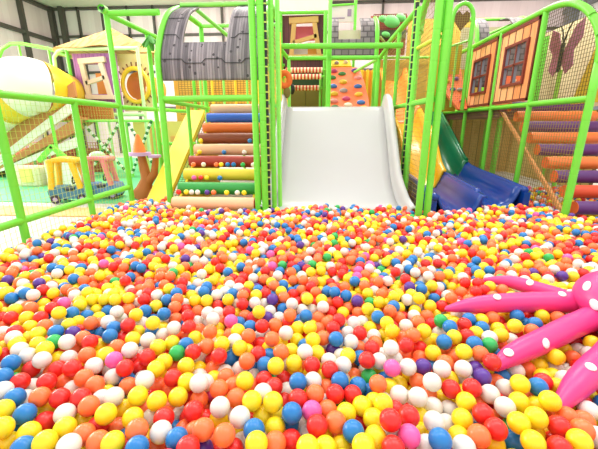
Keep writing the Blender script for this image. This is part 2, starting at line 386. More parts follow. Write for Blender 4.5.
u_, v_, z_ = project(np.c_[loose[:, :2], np.full(len(loose), SURF)])
near = (u_ > -4) & (u_ < 602) & (v_ > 303) & (v_ < 455)
allp = np.concatenate([tpos, base, loose]); nB = len(base)
w = np.concatenate([np.zeros(nT), np.ones(nB), np.ones(len(loose))])
nearall = np.concatenate([np.zeros(nT + nB, bool), near])
for it in range(130):
    mv = w > 0
    if it < 100: allp[mv, 2] -= .0022
    push(allp, 2 * BR, w, .4)
    allp[mv, 2] = np.clip(allp[mv, 2], FL + BR, .40)
    allp[nearall, 2] = np.minimum(allp[nearall, 2], SURF - .055)
fill = allp[nT:]
isbase = np.arange(len(fill)) < nB
ok = in_pit(fill) & clear_of_octopus(fill, .004)
# a filler that still presses into a traced ball goes
for k in range(0, len(fill), 2000):
    d = np.sqrt(((fill[k:k + 2000, None, :] - tpos[None]) ** 2).sum(2)).min(1)
    ok[k:k + 2000] &= d > 2 * BR - .012
fill, isbase = fill[ok], isbase[ok]
# balls caught on the steps of the left foam stairs
steps = []
for i in range(0, 5):
    for _ in range((30, 7, 24, 4, 2)[i]):
        steps.append((rng.uniform(-1.9, -.9), 4.27 + .236 * i + .085, .285 + .157 * i + .115))
steps = np.array(steps); st_keep = []
for q in range(len(steps)):
    if all(np.linalg.norm(steps[q] - steps[k]) > 2 * BR for k in st_keep): st_keep.append(q)
fill = np.concatenate([fill, steps[st_keep]]); isbase = np.concatenate([isbase, np.zeros(len(st_keep), bool)])

def unit_ball(sub):
    bm = bmesh.new(); bmesh.ops.create_icosphere(bm, subdivisions=sub, radius=BR)
    v = np.array([x.co[:] for x in bm.verts]); bm.verts.index_update()
    f = np.array([[x.index for x in fc.verts] for fc in bm.faces]); bm.free()
    return v, f
def ball_mesh(name, cents, ci, subs):
    V, Fc, M, off = [], [], [], 0
    for sub in sorted(set(subs)):
        uv, uf = unit_ball(sub); sel = np.nonzero(np.array(subs) == sub)[0]
        for q in sel:
            V.append(uv + cents[q]); Fc.append(uf + off); off += len(uv); M.append(np.full(len(uf), ci[q]))
    V, Fc, M = np.concatenate(V), np.concatenate(Fc), np.concatenate(M)
    me = bpy.data.meshes.new(name)
    me.vertices.add(len(V)); me.vertices.foreach_set('co', V.astype(np.float32).ravel())
    me.loops.add(Fc.size); me.loops.foreach_set('vertex_index', Fc.ravel().astype(np.int32))
    me.polygons.add(len(Fc)); me.polygons.foreach_set('loop_start', np.arange(0, Fc.size, 3, dtype=np.int32))
    me.polygons.foreach_set('use_smooth', np.ones(len(Fc), bool))
    for m in BMATS: me.materials.append(m)
    me.polygons.foreach_set('material_index', M.astype(np.int32))
    me.update(calc_edges=True); me.validate()
    return me
# the 300 that show largest become individuals
_, _, dz = project(tpos)
size = np.array([1 / z * (1.0 if t else .72) for z, t in zip(dz, TOP)])
u_, v_, _ = project(tpos)
size *= np.where((u_ < 3) | (u_ > 595) | (v_ > 447), .5, 1)
order = np.argsort(-size); solo = order[:300]; rest = order[300:]
cidx = {k: i for i, k in enumerate(BKEYS)}
# labels from the colours of the neighbours
DIRS = [('on its left', -1, 0), ('on its right', 1, 0), ('behind', 0, -1), ('in front', 0, 1), ('behind left', -1, -1), ('behind right', 1, -1), ('front left', -1, 1), ('front right', 1, 1)]
UV = np.stack([u_, v_], 1)
def neighbours(i):
    out = {}; rad = F * BR / dz[i]
    for nm, dx, dy in DIRS:
        n = math.hypot(dx, dy); best = None
        for j in range(nT):
            if j == i: continue
            e = UV[j] - UV[i]; L = math.hypot(*e)
            if L > 3.0 * rad or L < .5 * rad: continue
            if (e[0] * dx + e[1] * dy) / (L * n) < .88: continue
            if best is None or L < best[0]: best = (L, TC[j])
        out[nm] = best[1] if best else None
    return out
NB = [neighbours(i) for i in range(nT)]
import itertools
def place_words(i):
    u, v = UV[i]
    side = 'far left' if u < 100 else 'left' if u < 220 else 'middle' if u < 380 else 'right' if u < 500 else 'far right'
    return side
ball_mesh_by = {}
uv3, uf3 = unit_ball(4)
for k in BKEYS:
    me = ball_mesh('play_ball', np.zeros((1, 3)), [cidx[k]], [4]); ball_mesh_by[k] = me
used_labels = {}
for i in solo:
    c = TC[i]; nb = NB[i]; facts = [n for n, _, _ in DIRS if nb[n]]
    lab = None
    for k in (3, 4, 5):
        for combo in itertools.combinations(facts, k):
            if any(j != i and TC[j] == c and all(NB[j][n] == nb[n] for n in combo) for j in range(nT)): continue
            L = '%s ball, ' % BCOL[c][0] + ', '.join('%s %s' % (BCOL[nb[n]][0], n) for n in combo)
            if len(L.split()) <= 15: lab = L; break
        if lab: break
    if lab is None:
        combo = facts[:3]
        lab = '%s ball at the %s front, ' % (BCOL[c][0], place_words(i)) + ', '.join('%s %s' % (BCOL[nb[n]][0], n) for n in combo)
    o = bpy.data.objects.new('play_ball', ball_mesh_by[c]); COL.objects.link(o); o.location = tpos[i]
    tag(o, lab, 'ball', 'play balls nearest the camera')
    used_labels.setdefault(lab, []).append(o)
print('BALLS traced', nT, 'fill', len(fill), 'dup labels', sum(len(v) for v in used_labels.values() if len(v) > 1), 'maxlen', max(len(k.split()) for k in used_labels))
fc = rng.choice(len(BKEYS), len(fill), p=BW)
fd = np.linalg.norm(fill - eye, axis=1)
_, _, fz = project(fill)
subs = [2 if (b and z > 1.6) or z > 3.6 or z < .2 else 3 for b, z in zip(isbase, fz)]
cents = np.concatenate([tpos[rest], fill]); ci = [cidx[TC[i]] for i in rest] + list(fc)
me = ball_mesh('play_balls', cents, ci, [3] * len(rest) + subs)
o = bpy.data.objects.new('play_balls', me); COL.objects.link(o)
tag(o, 'mass of small multicoloured plastic balls filling the pit towards the slides', 'balls', None, 'stuff')
# ------------------------------------------------------------------ the hall
def struct(o): return tag(o, None, None, None, 'structure')
FLOORM = mat('hall_floor_paint', '#cfcabd', .6, .04, 2)
struct(MB().box((-11, -1.5, 0), (9, 15, FL)).build('floor', FLOORM))
PANELW = striped('ribbed_wall_sheet', ['#d2c0c2', '#dac9ca', '#e0d1d2'], 0, .25, .6)
PANELS = striped('ribbed_wall_sheet_b', ['#d2c0c2', '#dac9ca', '#e0d1d2'], 1, .25, .6)
STEEL = mat('dark_steel', '#4d4841', .5)
STEELG = mat('grey_steel', '#6d7076', .5)
struct(MB().box((-11.2, 14.85, FL), (9.2, 15.0, 5.85)).build('wall_back', PANELW))
struct(MB().box((-11.2, 2.0, FL), (-11.0, 14.85, 5.85)).build('wall_left', PANELS))
wr = struct(MB().box((9.0, 4.0, FL), (9.2, 14.85, 8.0)).build('wall_right', mat('pale_wall_sheet', '#d0ccc9', .6)))
CEILM = mat('ceiling_sheet', '#e8dbcf', .8, .04, 1)
m = MB(); m.prism([(-11.2, 6.0, 5.80), (9.2, 6.0, 8.4), (9.2, 6.0, 8.5), (-11.2, 6.0, 5.90)], (0, 9.0, 0)); 
struct(MB().box((-11.2, 6.5, 5.80), (9.2, 15.0, 5.95)).build('ceiling', CEILM))
m = MB()
for x in (-9.85, -8.85, -7.8, -6.75, -5.7, -4.0, -2.0, 0.2, 2.2, 4.2): m.box((x - .035, 14.74, FL), (x + .035, 14.85, 5.8))
for z in (5.74, 4.75, 3.4, 2.0): m.box((-11, 14.74, z - .04), (9, 14.85, z + .04))
m.box((-10.55, 14.6, FL), (-10.38, 14.8, 5.8)); m.box((-11.0, 14.62, FL), (-10.82, 14.8, 5.8))
struct(m.build('trim_1', STEEL))
m = MB()
for y in (5.0, 6.6, 8.2, 9.8, 11.4, 13.2): m.box((-11, y - .05, FL), (-10.82, y + .05, 5.8))
for z in (5.7, 4.55, 3.3): m.box((-11, 2, z - .06), (-10.85, 14.8, z + .06))
struct(m.build('trim_2', STEEL))
m = MB()
for y in (9.0, 12.2, 14.4): m.box((8.7, y - .14, FL), (9.0, y + .14, 8))
m.tube([(8.7, 12.3, 3.2), (8.7, 7.0, 6.6)], .09, 6); m.tube([(8.7, 9.1, 3.4), (8.7, 5.0, 6.0)], .09, 6); m.box((8.75, 4, 5.2), (9, 14.8, 5.35))
struct(m.build('trim_3', STEELG))

# ------------------------------------------------------------------ left: net fence and corner frame
t = thing('net_fence', (-2.85, 3.4, FL), 'green padded pipe fence with netting along the left side of the ball pit', 'fence')
for y, z1 in ((1.9, 1.52), (2.95, 1.52), (3.95, 1.52)): post(t, -2.85, y, z1)
pipe(t, [(-2.85, .6, 1.52), (-2.85, 4.81, 1.515)], 'top_rail')
pipe(t, [(-2.85, .6, .375), (-2.85, 4.81, .375)], 'bottom_rail')
MB().net((-2.87, .6, FL), (0, 4.2, 0), (0, 0, 1.40), .06, .06, .0018).build('net', NETL, t)
t = thing('pipe_scaffold', (-2.85, 4.86, FL), 'tall green pipe frame at the left corner with an open pipe end on top', 'frame')
post(t, -2.85, 4.86, 2.70)
pipe(t, [(-2.85, 4.86, 2.66), (-2.14, 4.86, 2.66)], 'top_rail')
pipe(t, [(-2.85, 4.84, 2.66), (-2.85, 7.9, 2.74)], 'side_rail')
MB().tube([(-2.85, 4.84, 2.69), (-2.85, 4.76, 2.69)], .05, 14, cap=False).tube([(-2.85, 4.75, 2.69), (-2.85, 4.77, 2.69)], .022, 10, 1).build('pipe_end', [GREEN2, BLACK], t)
post(t, -2.85, 5.95, 2.66); post(t, -2.85, 7.9, 2.74)
pipe(t, [(-2.85, 4.9, 1.50), (-2.85, 7.9, 1.55)], 'middle_rail', r=.04)
pipe(t, [(-2.8, 5.95, .95), (-2.2, 5.95, .95)], 'cross_rail', r=.035)
# plush leaf tuft tied at the joint
t = thing('leaf_tuft', (-2.75, 5.75, 2.62), 'green artificial leaf tuft tied to the rail behind the left corner post', 'decoration')
for k in range(7):
    a = k * .9; M = Matrix.Rotation(a, 3, 'Z') @ Matrix.Rotation(.7 + .15 * (k % 3), 3, 'Y')
    MB().sphere(Vector((-2.72, 5.75, 2.60)) + M @ Vector((.11, 0, 0)), (.13, .04, .012), 0, M, 12, 6).build('leaf', mat('leaf_cloth', '#4f9b3d', .7), t)

# ------------------------------------------------------------------ left stair frame with the grey plank hood
def hood_thing(name, loc, label, cat, x0, x1, cxa, cxb, cut_z, prof, m_, th=.03):
    t = thing(name, loc, label, cat)
    xs = [x0 + (x1 - x0) * i / 24 for i in range(25)]
    rows = [[(x, y, z) for x in xs] for y, z in prof]
    o = MB().sheet(rows, th, 0, True, lambda i, j: cxa < (xs[j] + xs[j + 1]) / 2 < cxb and (prof[i][1] + prof[i + 1][1]) / 2 > cut_z).build('printed_hood', m_, t)
    return t, rows
def smooth_prof(pts, n=5):
    """Catmull-Rom through (y, z) points."""
    P = [pts[0]] + list(pts) + [pts[-1]]; out = []
    for i in range(1, len(P) - 2):
        for k in range(n):
            u = k / n; a, b, c, d = P[i - 1], P[i], P[i + 1], P[i + 2]
            out.append(tuple(.5 * (2 * b[q] + (c[q] - a[q]) * u + (2 * a[q] - 5 * b[q] + 4 * c[q] - d[q]) * u * u + (3 * b[q] - a[q] - 3 * c[q] + d[q]) * u ** 3) for q in range(len(a))))
    return out + [tuple(pts[-1])]
HP = smooth_prof([(4.56, 1.80), (4.57, 2.04), (4.66, 2.25), (4.83, 2.50), (5.05, 2.70), (5.40, 2.86)])
t, _ = hood_thing('tunnel_hood', (-1.45, 4.55, 1.6), 'grey wood plank print hood with a square notch above the left foam stairs', 'hood', -2.04, -.80, -1.78, -1.19, 2.24, HP, PLANKG)
for q, zz in ((0, 2.02), (1, 2.33), (2, 2.58)):
    pts = []
    for k in range(25):
        x = -2.03 + 1.22 * k / 24
        if q and -1.79 < x < -1.18:
            if len(pts) > 1: MB().tube(pts, .004, 5).build('lashing_cord', BLACK, t)
            pts = []; continue
        i = min(range(len(HP)), key=lambda i: abs(HP[i][1] - zz - (.04 * math.sin(k * .6) if q == 0 else .012 * math.sin(k))))
        pts.append((x, HP[i][0] - .022, HP[i][1] + .01))
    if len(pts) > 1: MB().tube(pts, .004, 5).build('lashing_cord', BLACK, t)
t = thing('pipe_scaffold', (-1.45, 4.55, FL), 'green hooped pipe frame that carries the grey plank hood over the left stairs', 'frame')
for x, nm in ((-2.09, 'hoop'), (-.75, 'hoop')):
    pts = [(x, 4.5 if x < -1 else 4.5, FL)] + [(x, 4.54, 1.0)] + [(x, y, z) for y, z in HP[5:]] + [(x, 6.3, 2.88)]
    pipe(t, pts, nm, r=.05)
pipe(t, [(-2.05, 4.56, 1.58), (-.80, 4.2, 1.56)], 'front_rail')
pipe(t, [(-2.05, 5.4, 2.90), (-.79, 5.4, 2.90)], 'top_rail', GREEN2, .035)
pipe(t, [(-2.05, 6.3, 2.86), (-.79, 6.3, 2.86)], 'top_rail', GREEN2, .035)
pipe(t, [(-2.09, 4.6, 1.56), (-2.09, 6.6, 1.56)], 'side_rail', r=.035)
post(t, -2.09, 6.35, 2.86); post(t, -.75, 6.35, 2.86); post(t, -2.09, 5.45, 1.54, r=.035)
pipe(t, [(-1.85, 5.4, 2.86), (-.95, 6.9, 2.2)], 'brace', GREEN2, .035)

# ------------------------------------------------------------------ left foam roller stairs
ROLLC = {'peach': '#f0bd92', 'green': '#2f9a3f', 'yellow': '#ecd23c', 'brick': '#a8331f', 'brown': '#8a4426', 'orange': '#ee7a33', 'blue': '#2a63c8', 'purple': '#5a2a6e', 'red_orange': '#d84a22'}
def roller_stair(loc, label, x0, x1, y0, z0, cols, r=.083, capcol=None):
    t = thing('foam_roller_stair', loc, label, 'stairs')
    n = len(cols)
    for i, c in enumerate(cols):
        y, z = y0 + .236 * i, z0 + .157 * i
        cm = mat('foam_' + c, ROLLC[c], .5, .04); cc = mat('foam_' + (capcol or ('red_orange' if c == 'peach' else c)), ROLLC[capcol or ('red_orange' if c == 'peach' else c)], .5, .04)
        o = MB().tube([(x0, y, z), (x0 + .012, y, z), (x1 - .012, y, z), (x1, y, z)], [r * .93, r, r, r * .93], 28, 0, False).build('roller', cm, t)
        o['label'] = '%s foam roller' % c.replace('_', ' ')
        for xa, xb in ((x0 - .004, x0 + .001), (x1 - .001, x1 + .004)): MB().tube([(xa, y, z), (xb, y, z)], r * .93, 28).build('end_cap', cc, o)
    return t
t = roller_stair((-1.4, 4.3, FL), 'stair of multicoloured foam rollers rising under the grey plank hood', -1.94, -.86, 4.27, .272, ['peach', 'green', 'yellow', 'brick', 'peach', 'brown', 'orange', 'blue', 'peach'])
for x in (-1.90, -.90):
    MB().prism([(x - .015, 4.30, FL), (x - .015, 6.2, FL), (x - .015, 6.2, 1.49), (x - .015, 6.13, 1.49), (x - .015, 4.30, .26)], (.03, 0, 0)).build('side_board', YFOAM, t)
t = thing('padded_ramp', (-2.4, 4.8, FL), 'yellow padded plank sloping up beside the left foam stairs', 'ramp')
MB().prism([(-2.58, 4.72, .16), (-2.58, 4.86, .16), (-2.58, 6.86, 1.46), (-2.58, 6.72, 1.54)], (.32, 0, 0)).build('plank', mat('yellow_pad', '#efd338', .45, .04), t)
MB().net((-2.24, 4.8, .16), (.30, 0, 0), (0, 1.95, 1.30), .05, .05, .004).build('net', NETG, t)

# ------------------------------------------------------------------ slide with guards
SP = smooth_prof([(4.18, .175), (4.42, .20), (4.62, .29), (4.88, .50), (5.2, .86), (5.5, 1.17), (5.75, 1.41), (5.92, 1.525), (6.15, 1.545)], 4)
t = thing('slide', (.19, 4.4, FL), 'wide white slide with raised rounded sides running down into the balls', 'slide')
def wide(y): return .0 + .10 * max(0, (5.0 - y) / .8) ** 1.5 if y < 5 else 0
rows = []
for y, z in SP: rows.append([(.19 + (-.80 - wide(y)) + (1.60 + 2 * wide(y)) * k / 12, y, z) for k in range(13)])
MB().sheet(rows, .03).build('bed', WHITEP, t)
for s in (-1, 1):
    rows = []
    for i, (y, z) in enumerate(SP):
        w_ = wide(y); h = .20 * min(1, .45 + (y - 4.18) / .7) if y < 5.7 else .20
        a = SP[min(i + 1, len(SP) - 1)]; b = SP[max(i - 1, 0)]; d = Vector((0, a[0] - b[0], a[1] - b[1])).normalized(); nn = Vector((0, -d.z, d.y))
        sec = [(.78, .0), (.80, .02), (.815, h * .5), (.825, h * .85), (.84, h), (.865, h * 1.02), (.885, h * .92), (.89, h * .5), (.89, -.05)]
        rows.append([Vector((.19 + s * (q + w_), y, z)) + nn * hh for q, hh in sec])
    MB().sheet(rows, .02).build('side_wall', WHITEP, t)
MB().box((-.62, 6.0, 1.44), (1.0, 6.16, 1.52)).build('top_edge', mat('dark_green_pad', '#1f8a52', .5), t)
for k in (-.66, 1.04): post(t, k, 5.7, 1.3, r=.04, name='support')

t = thing('net_guard', (-.7, 4.25, FL), 'bundle of green pipe posts and netting between the left stairs and white slide', 'guard')
for x, y, z1, m_, r in ((-.80, 4.2, 3.0, GREEN, .05), (-.705, 4.19, 3.0, GREEN, .055), (-.60, 4.26, 3.0, GREEN, .04), (-.545, 4.42, 2.9, GREEN2, .035)): post(t, x, y, z1, r=r * .95, m=m_)
def laced_rope(t, x, y, z1, r):
    o = MB(); n = int((z1 - FL) / .09)
    for k in range(n):
        a = FL + k * .09
        o.tube([(x, y, a), (x, y, a + .075)], r, 8, 0, False, smooth=False); o.tube([(x, y, a + .075), (x, y, a + .09)], r * 1.15, 8, 1, False, smooth=False)
    return o.build('lacing_rope', [BLACK, NETL], t)
laced_rope(t, -.655, 4.19, 3.0, .018)
post(t, -.72, 5.95, 2.9, r=.045); pipe(t, [(-.7, 4.25, 1.54), (-.72, 5.95, 1.54)], 'middle_rail', r=.035)
MB().tube([(-.68, 5.7, FL), (-.68, 5.7, 2.6)], .03, 10).build('post', mat('yellow_pole', '#f3d54a', .45), t)
MB().net((-.72, 4.3, FL), (0, 1.6, 0), (0, 0, 2.5), .06, .06, .003).build('net', NETL, t)

# ------------------------------------------------------------------ platform above the slide
t = thing('pipe_scaffold', (.13, 6.1, FL), 'green pipe frame with a cross rail over the top of the white slide', 'frame')
pipe(t, [(-.74, 5.95, 2.465), (1.22, 5.95, 2.45)], 'cross_rail', r=.05)
pipe(t, [(-.62, 6.4, 2.37), (.98, 6.4, 2.36)], 'cross_rail', r=.04)
post(t, .085, 6.15, 2.47, 1.5, r=.052); post(t, .09, 6.35, 3.25, r=.04, m=GREEN2)
pipe(t, [(-.72, 5.95, 2.46), (-.62, 6.4, 2.37)], 'side_rail', r=.04); pipe(t, [(1.0, 5.95, 2.44), (.95, 6.4, 2.36)], 'side_rail', r=.04)
post(t, .93, 6.4, 2.36, 1.5, r=.04); post(t, -.60, 6.4, 2.36, 1.5, r=.035, m=GREEN2)
pipe(t, [(.92, 6.4, 2.34), (.60, 7.2, 2.25)], 'brace', GREEN2, .03)
MB().box((-.85, 6.17, 1.40), (1.22, 9.0, 1.53)).build('deck', mat('olive_deck_pad', '#a08c2e', .6), t)
t = thing('plush_ring', (-.66, 6.25, 1.95), 'orange plush ring hanging at the upper left edge of the white slide', 'toy')
MB().tube(arc((-.64, 6.0, 1.98), .085, .10, 0, 360, 20, 'xz')[:-1], .05, 10, closed=True).build('ring', mat('orange_plush', '#e8702a', .8, .1, 40), t)
MB().sphere((-.60, 6.0, 1.78), (.06, .05, .09)).build('tassel', mat('brown_plush', '#7a6a2e', .8), t)

t = thing('toy_hut', (-.55, 7.65, 1.5), 'maroon plank hut front with a crooked cream window above the white slide', 'hut')
o = MB()
o.box((-1.25, 7.62, 2.38), (-.72, 7.68, 3.36)); o.box((.0, 7.62, 2.38), (.06, 7.68, 3.36))
o.box((-.72, 7.62, 3.26), (.0, 7.68, 3.36)); o.box((-.72, 7.62, 2.38), (.0, 7.68, 2.64))
o.box((-.15, 7.62, 2.64), (.0, 7.68, 3.26)); o.box((-.72, 7.62, 2.64), (-.62, 7.68, 3.26))
o.build('plank_wall', MPLANK, t)
def bar(o, a, b, wd, y0, y1, mi=0):
    a, b = Vector((a[0], 0, a[1])), Vector((b[0], 0, b[1])); d = (b - a).normalized(); nn = Vector((-d.z, 0, d.x)) * wd / 2
    o.prism([Vector((p.x, y0, p.z)) for p in (a + nn, b + nn, b - nn, a - nn)], (0, y1 - y0, 0), mi)
o = MB()
bar(o, (-.70, 3.25), (-.12, 3.27), .10, 7.55, 7.62)
bar(o, (-.60, 3.22), (-.66, 2.62), .09, 7.56, 7.62); bar(o, (-.20, 3.22), (-.09, 2.62), .09, 7.56, 7.62)
bar(o, (-.62, 2.86), (-.15, 2.98), .07, 7.56, 7.62); bar(o, (-.74, 2.60), (.0, 2.60), .08, 7.55, 7.62)
o.build('window_frame', mat('tan_wood', '#d6a75c', .55, .05, 12), t)
MB().box((-.66, 7.86, 2.96), (-.12, 7.90, 3.22)).build('pink_inner_board', mat('pink_print', '#e8707c', .5), t)
MB().box((-.66, 7.86, 2.62), (-.34, 7.90, 2.90)).build('pale_inner_board', mat('pale_print', '#e9dfd8', .5), t)
MB().box((-.34, 7.86, 2.62), (-.06, 7.90, 2.92)).build('yellow_inner_board', mat('amber_pad', '#f0a42a', .5), t)
pipe(t, [(-1.3, 7.5, 3.38), (.08, 7.5, 3.37)], 'top_rail', r=.04); post(t, -.86, 7.5, 3.36, r=.04); post(t, .02, 7.45, 3.38, r=.045)
t = thing('sign_board', (-.6, 8.1, 3.4), 'white and pink printed panel on top of the maroon hut front', 'sign')
MB().box((-1.5, 8.05, 3.42), (.08, 8.1, 3.95)).build('board', mat('white_print', '#f3ece4', .5), t)
MB().prism([(-1.5, 8.04, 3.42), (-1.0, 8.04, 3.42), (-1.28, 8.04, 3.85), (-1.5, 8.04, 3.85)], (0, .008, 0)).box((-.95, 8.035, 3.42), (-.2, 8.05, 3.455)).build('pink_stripe', mat('pink_print', '#e8707c', .5), t)
for x in (-.9, 0.0): post(t, x, 8.15, 3.45, r=.035)
t = thing('sign_board', (.34, 8.0, 3.1), 'small pale printed panel with green pipe edges above the stone print hood', 'sign')
MB().box((.10, 7.98, 3.32), (.60, 8.02, 3.60)).build('board', mat('pale_print', '#e9dfd8', .5), t)
pipe(t, [(.08, 7.95, 3.61), (.60, 7.95, 3.63)], 'top_rail', r=.025); post(t, .63, 7.95, 3.7, r=.035)
MB().box((.47, 7.97, 3.42), (.55, 7.98, 3.55)).box((.15, 7.97, 3.38), (.42, 7.98, 3.40)).build('print', mat('grey_print', '#a58fa6', .6), t)
# striped roller curtain under the hut
RW1, RW2 = mat('red_roller', '#d8402c', .5), mat('cream_roller', '#f3dfb4', .5)
for z, y, x0, x1, n, lab in ((2.27, 7.05, -.72, -.02, 22, 'upper red and cream striped bar over the dark doorway'), (2.15, 7.0, -.70, -.04, 20, 'middle red and cream striped bar over the dark doorway'), (1.98, 7.3, -.62, -.08, 16, 'lowest red and white striped bar, inside the dark doorway')):
    t = thing('striped_bar', (x0, y, z), lab, 'bar')
    o = MB()
    for k in range(n):
        xa = x0 + (x1 - x0) * k / n; xb = x0 + (x1 - x0) * (k + 1) / n
        o.tube([(xa, y, z), (xb, y, z)], .048, 14, k % 2)
    o.build('padding', [RW1, RW2], t)
    MB().tube([(x0 - .06, y, z), (x1 + .06, y, z)], .02, 8).build('rod', GREEN, t)
t = thing('doorway_screen', (-.37, 7.6, 1.53), 'olive double panel at the back of the dark doorway above the slide', 'panel')
MB().box((-.72, 7.75, 1.53), (-.375, 7.8, 2.0)).box((-.365, 7.75, 1.53), (.0, 7.8, 2.0)).build('panel', mat('olive_panel', '#7d7426', .6), t)
MB().box((-.75, 7.80, 1.53), (.05, 7.84, 2.4)).build('back_board', mat('dark_green_board', '#2c4a22', .7), t)
for x in (-.70, -.06): pipe(t, [(x, 7.4, 1.53), (x, 7.4, 2.35)], 'post', r=.03)
MB().sphere((-.62, 7.2, 1.95), (.06, .06, .10)).build('black_pad', BLACK, t)

# ------------------------------------------------------------------ orange climbing board over the slide
HOLDC = ['#3d7a35', '#e3b52c', '#a79a98', '#c23b6a', '#3b6db0', '#e9d9bd', '#e8837a', '#6d4fa0']
def holds(t, P0, U, V, pts, size, nrm):
    Uh, Vh, Nh = Vector(U).normalized(), Vector(V).normalized(), Vector(nrm).normalized()
    M = Matrix((Uh, Vh, Nh)).transposed()
    for i, (a, b, c) in enumerate(pts):
        p = Vector(P0) + Vector(U) * a + Vector(V) * b + Nh * .012
        MB().sphere(p, (size, size * .62, .045), 0, M, 12, 6).build('hold', mat('hold_' + HOLDC[c][1:], HOLDC[c], .45), t)
t = thing('climbing_board', (.45, 6.2, 1.53), 'orange climbing board with coloured holds behind the top of the white slide', 'climbing wall')
OB = mat('orange_board', '#ef6f3c', .5, .05)
a0, a1, b0, b1 = Vector((.13, 6.25, 1.53)), Vector((.80, 6.25, 1.53)), Vector((.13, 7.3, 2.31)), Vector((.74, 7.3, 2.31))
MB().prism([a0, a1, Vector((.80, 6.5, 1.74)), Vector((.765, 6.9, 2.03)), b1 - Vector((.03, 0, 0)), b1 - Vector((.10, -.06, -.05)), b0 + Vector((0, .06, .05)), b0], (0, .05, -.05)).build('board', OB, t)
nrm = (a1 - a0).cross(b0 - a0).normalized(); nrm = nrm if nrm.y < 0 else -nrm
holds(t, a0, a1 - a0, b0 - a0, [(.10, .94, 3), (.34, .86, 0), (.72, .95, 7), (.06, .76, 0), (.36, .64, 1), (.78, .74, 6), (.08, .53, 4), (.36, .42, 2), (.76, .52, 4), (.10, .34, 1), (.42, .22, 3), (.76, .32, 1), (.10, .16, 6), (.46, .07, 5), (.80, .13, 4), (.86, -.0, 1), (.12, .02, 0)], .078, nrm)
t = thing('climbing_board', (.35, 7.6, 2.3), 'small yellow panel with holds above the orange climbing board', 'climbing wall')
MB().prism([(.14, 7.45, 2.40), (.56, 7.45, 2.40), (.50, 7.75, 2.66), (.14, 7.75, 2.66)], (0, .04, -.03)).build('board', YFOAM, t)
holds(t, (.14, 7.45, 2.40), (.4, 0, 0), (0, .3, .26), [(.3, .2, 2), (.75, .25, 5), (.6, .6, 5), (.5, .9, 0)], .05, (0, -.6, .7))
HP2 = smooth_prof([(6.95, 2.42), (6.95, 2.72), (7.0, 2.92), (7.12, 3.08), (7.35, 3.2)])
t, _ = hood_thing('tunnel_hood', (.53, 7.0, 2.4), 'grey stone print hood with a square opening above the orange climbing board', 'hood', .13, .93, .27, .68, 2.77, HP2, STONE)
for x in (.96,): pipe(t, [(x, 6.95, 1.6)] + [(x, y, z) for y, z in HP2], 'hoop', r=.05)
MB().box((.27, 7.3, 2.70), (.70, 7.32, 3.0)).build('picture', mat('pale_green_print', '#cfd59a', .5, .2, 8, second='#e6ddc8'), t)

t = thing('pipe_barrier', (.9, 7.9, 1.5), 'yellow and orange pipe barrier standing right of the climbing board', 'barrier')
for k, x in enumerate((.62, .74, .86, .98, 1.10)): pipe(t, [(x, 8.3, 1.5), (x, 8.3, 2.45)], 'bar', YFOAM, .035)
MB().box((.55, 8.4, 1.5), (1.25, 8.45, 2.45)).build('back_pad', mat('amber_pad', '#f0a42a', .5), t)
t = thing('artificial_tree', (1.6, 9.2, 3.0), 'artificial tree with green leaf shapes on a brown lattice over the slide', 'decoration')
MB().net((1.15, 9.1, 2.9), (.75, 0, 0), (0, 0, .85), .05, .05, .012).build('lattice', mat('brown_lattice', '#7a3a22', .7), t)
MB().box((1.1, 9.2, 2.9), (1.95, 9.24, 3.75)).build('back_board', mat('brick_board', '#9a4a28', .7), t)
for c, r in (((1.55, 8.95, 3.56), (.19, .05, .13)), ((1.36, 8.97, 3.62), (.12, .05, .07)), ((1.75, 8.97, 3.64), (.12, .05, .09)), ((1.44, 8.97, 3.3), (.10, .04, .06))): MB().sphere(c, r, 0, Matrix.Rotation(.25, 3, 'Y')).build('leaf', mat('green_leaf_foam', '#55a84f', .6), t)
MB().box((1.2, 9.0, 3.22), (1.9, 9.06, 3.40)).build('branch', mat('dark_branch', '#3f4a2c', .7), t)
for s in (0, 1): MB().tube([(1.5 + s * .1, 9.0, 3.05), (1.3 + s * .45, 8.95, 3.25)], .03, 8).build('twig', mat('olive_twig', '#7d8a3a', .7), t)
# ------------------------------------------------------------------ net wall right of the slide
t = thing('net_guard', (1.22, 5.2, FL), 'arched green pipe and net wall between the white slide and the blue slide', 'guard')
for x, y in ((1.17, 4.05), (1.27, 4.06)): post(t, x, y, 2.85 if x < 1.2 else 2.6, r=.05)
post(t, 1.22, 5.24, 2.72, r=.045); post(t, 1.22, 5.02, 2.7, r=.05)
laced_rope(t, 1.20, 5.13, 3.2, .024)
post(t, 1.22, 6.25, 2.70, r=.04); post(t, 1.22, 7.5, 2.78, r=.045); pipe(t, [(1.22, 5.24, 2.70), (1.22, 5.24, 3.3)], 'mast', r=.045)
pipe(t, [(1.22, 7.6, 2.77), (1.22, 5.2, 2.71)], 'top_rail', r=.05)
pipe(t, [(1.22, 7.5, 1.56), (1.22, 4.1, 1.53)], 'middle_rail', r=.042)
pipe(t, [(1.24, 5.0, 2.40)] + [(1.24, 4.56 - .46 * math.cos(a) * -1, 2.42 + .36 * math.sin(a)) for a in [math.pi * k / 16 for k in range(17)]][0:17] + [(1.24, 4.10, 2.2)], 'hoop', r=.05)
pipe(t, [(1.22, 4.1, 2.15), (1.22, 5.0, 2.22)], 'cross_rail', mat('yellow_lime_foam', '#c9dc3a', .5), .03)
MB().net((1.22, 4.1, FL), (0, 3.4, 0), (0, 0, 2.62), .06, .06, .0022, lambda p: p.z < (2.42 + .36 * math.sqrt(max(0, 1 - ((p.y - 4.56) / .46) ** 2)) if p.y < 5.02 else 2.7)).build('net', NETR, t)

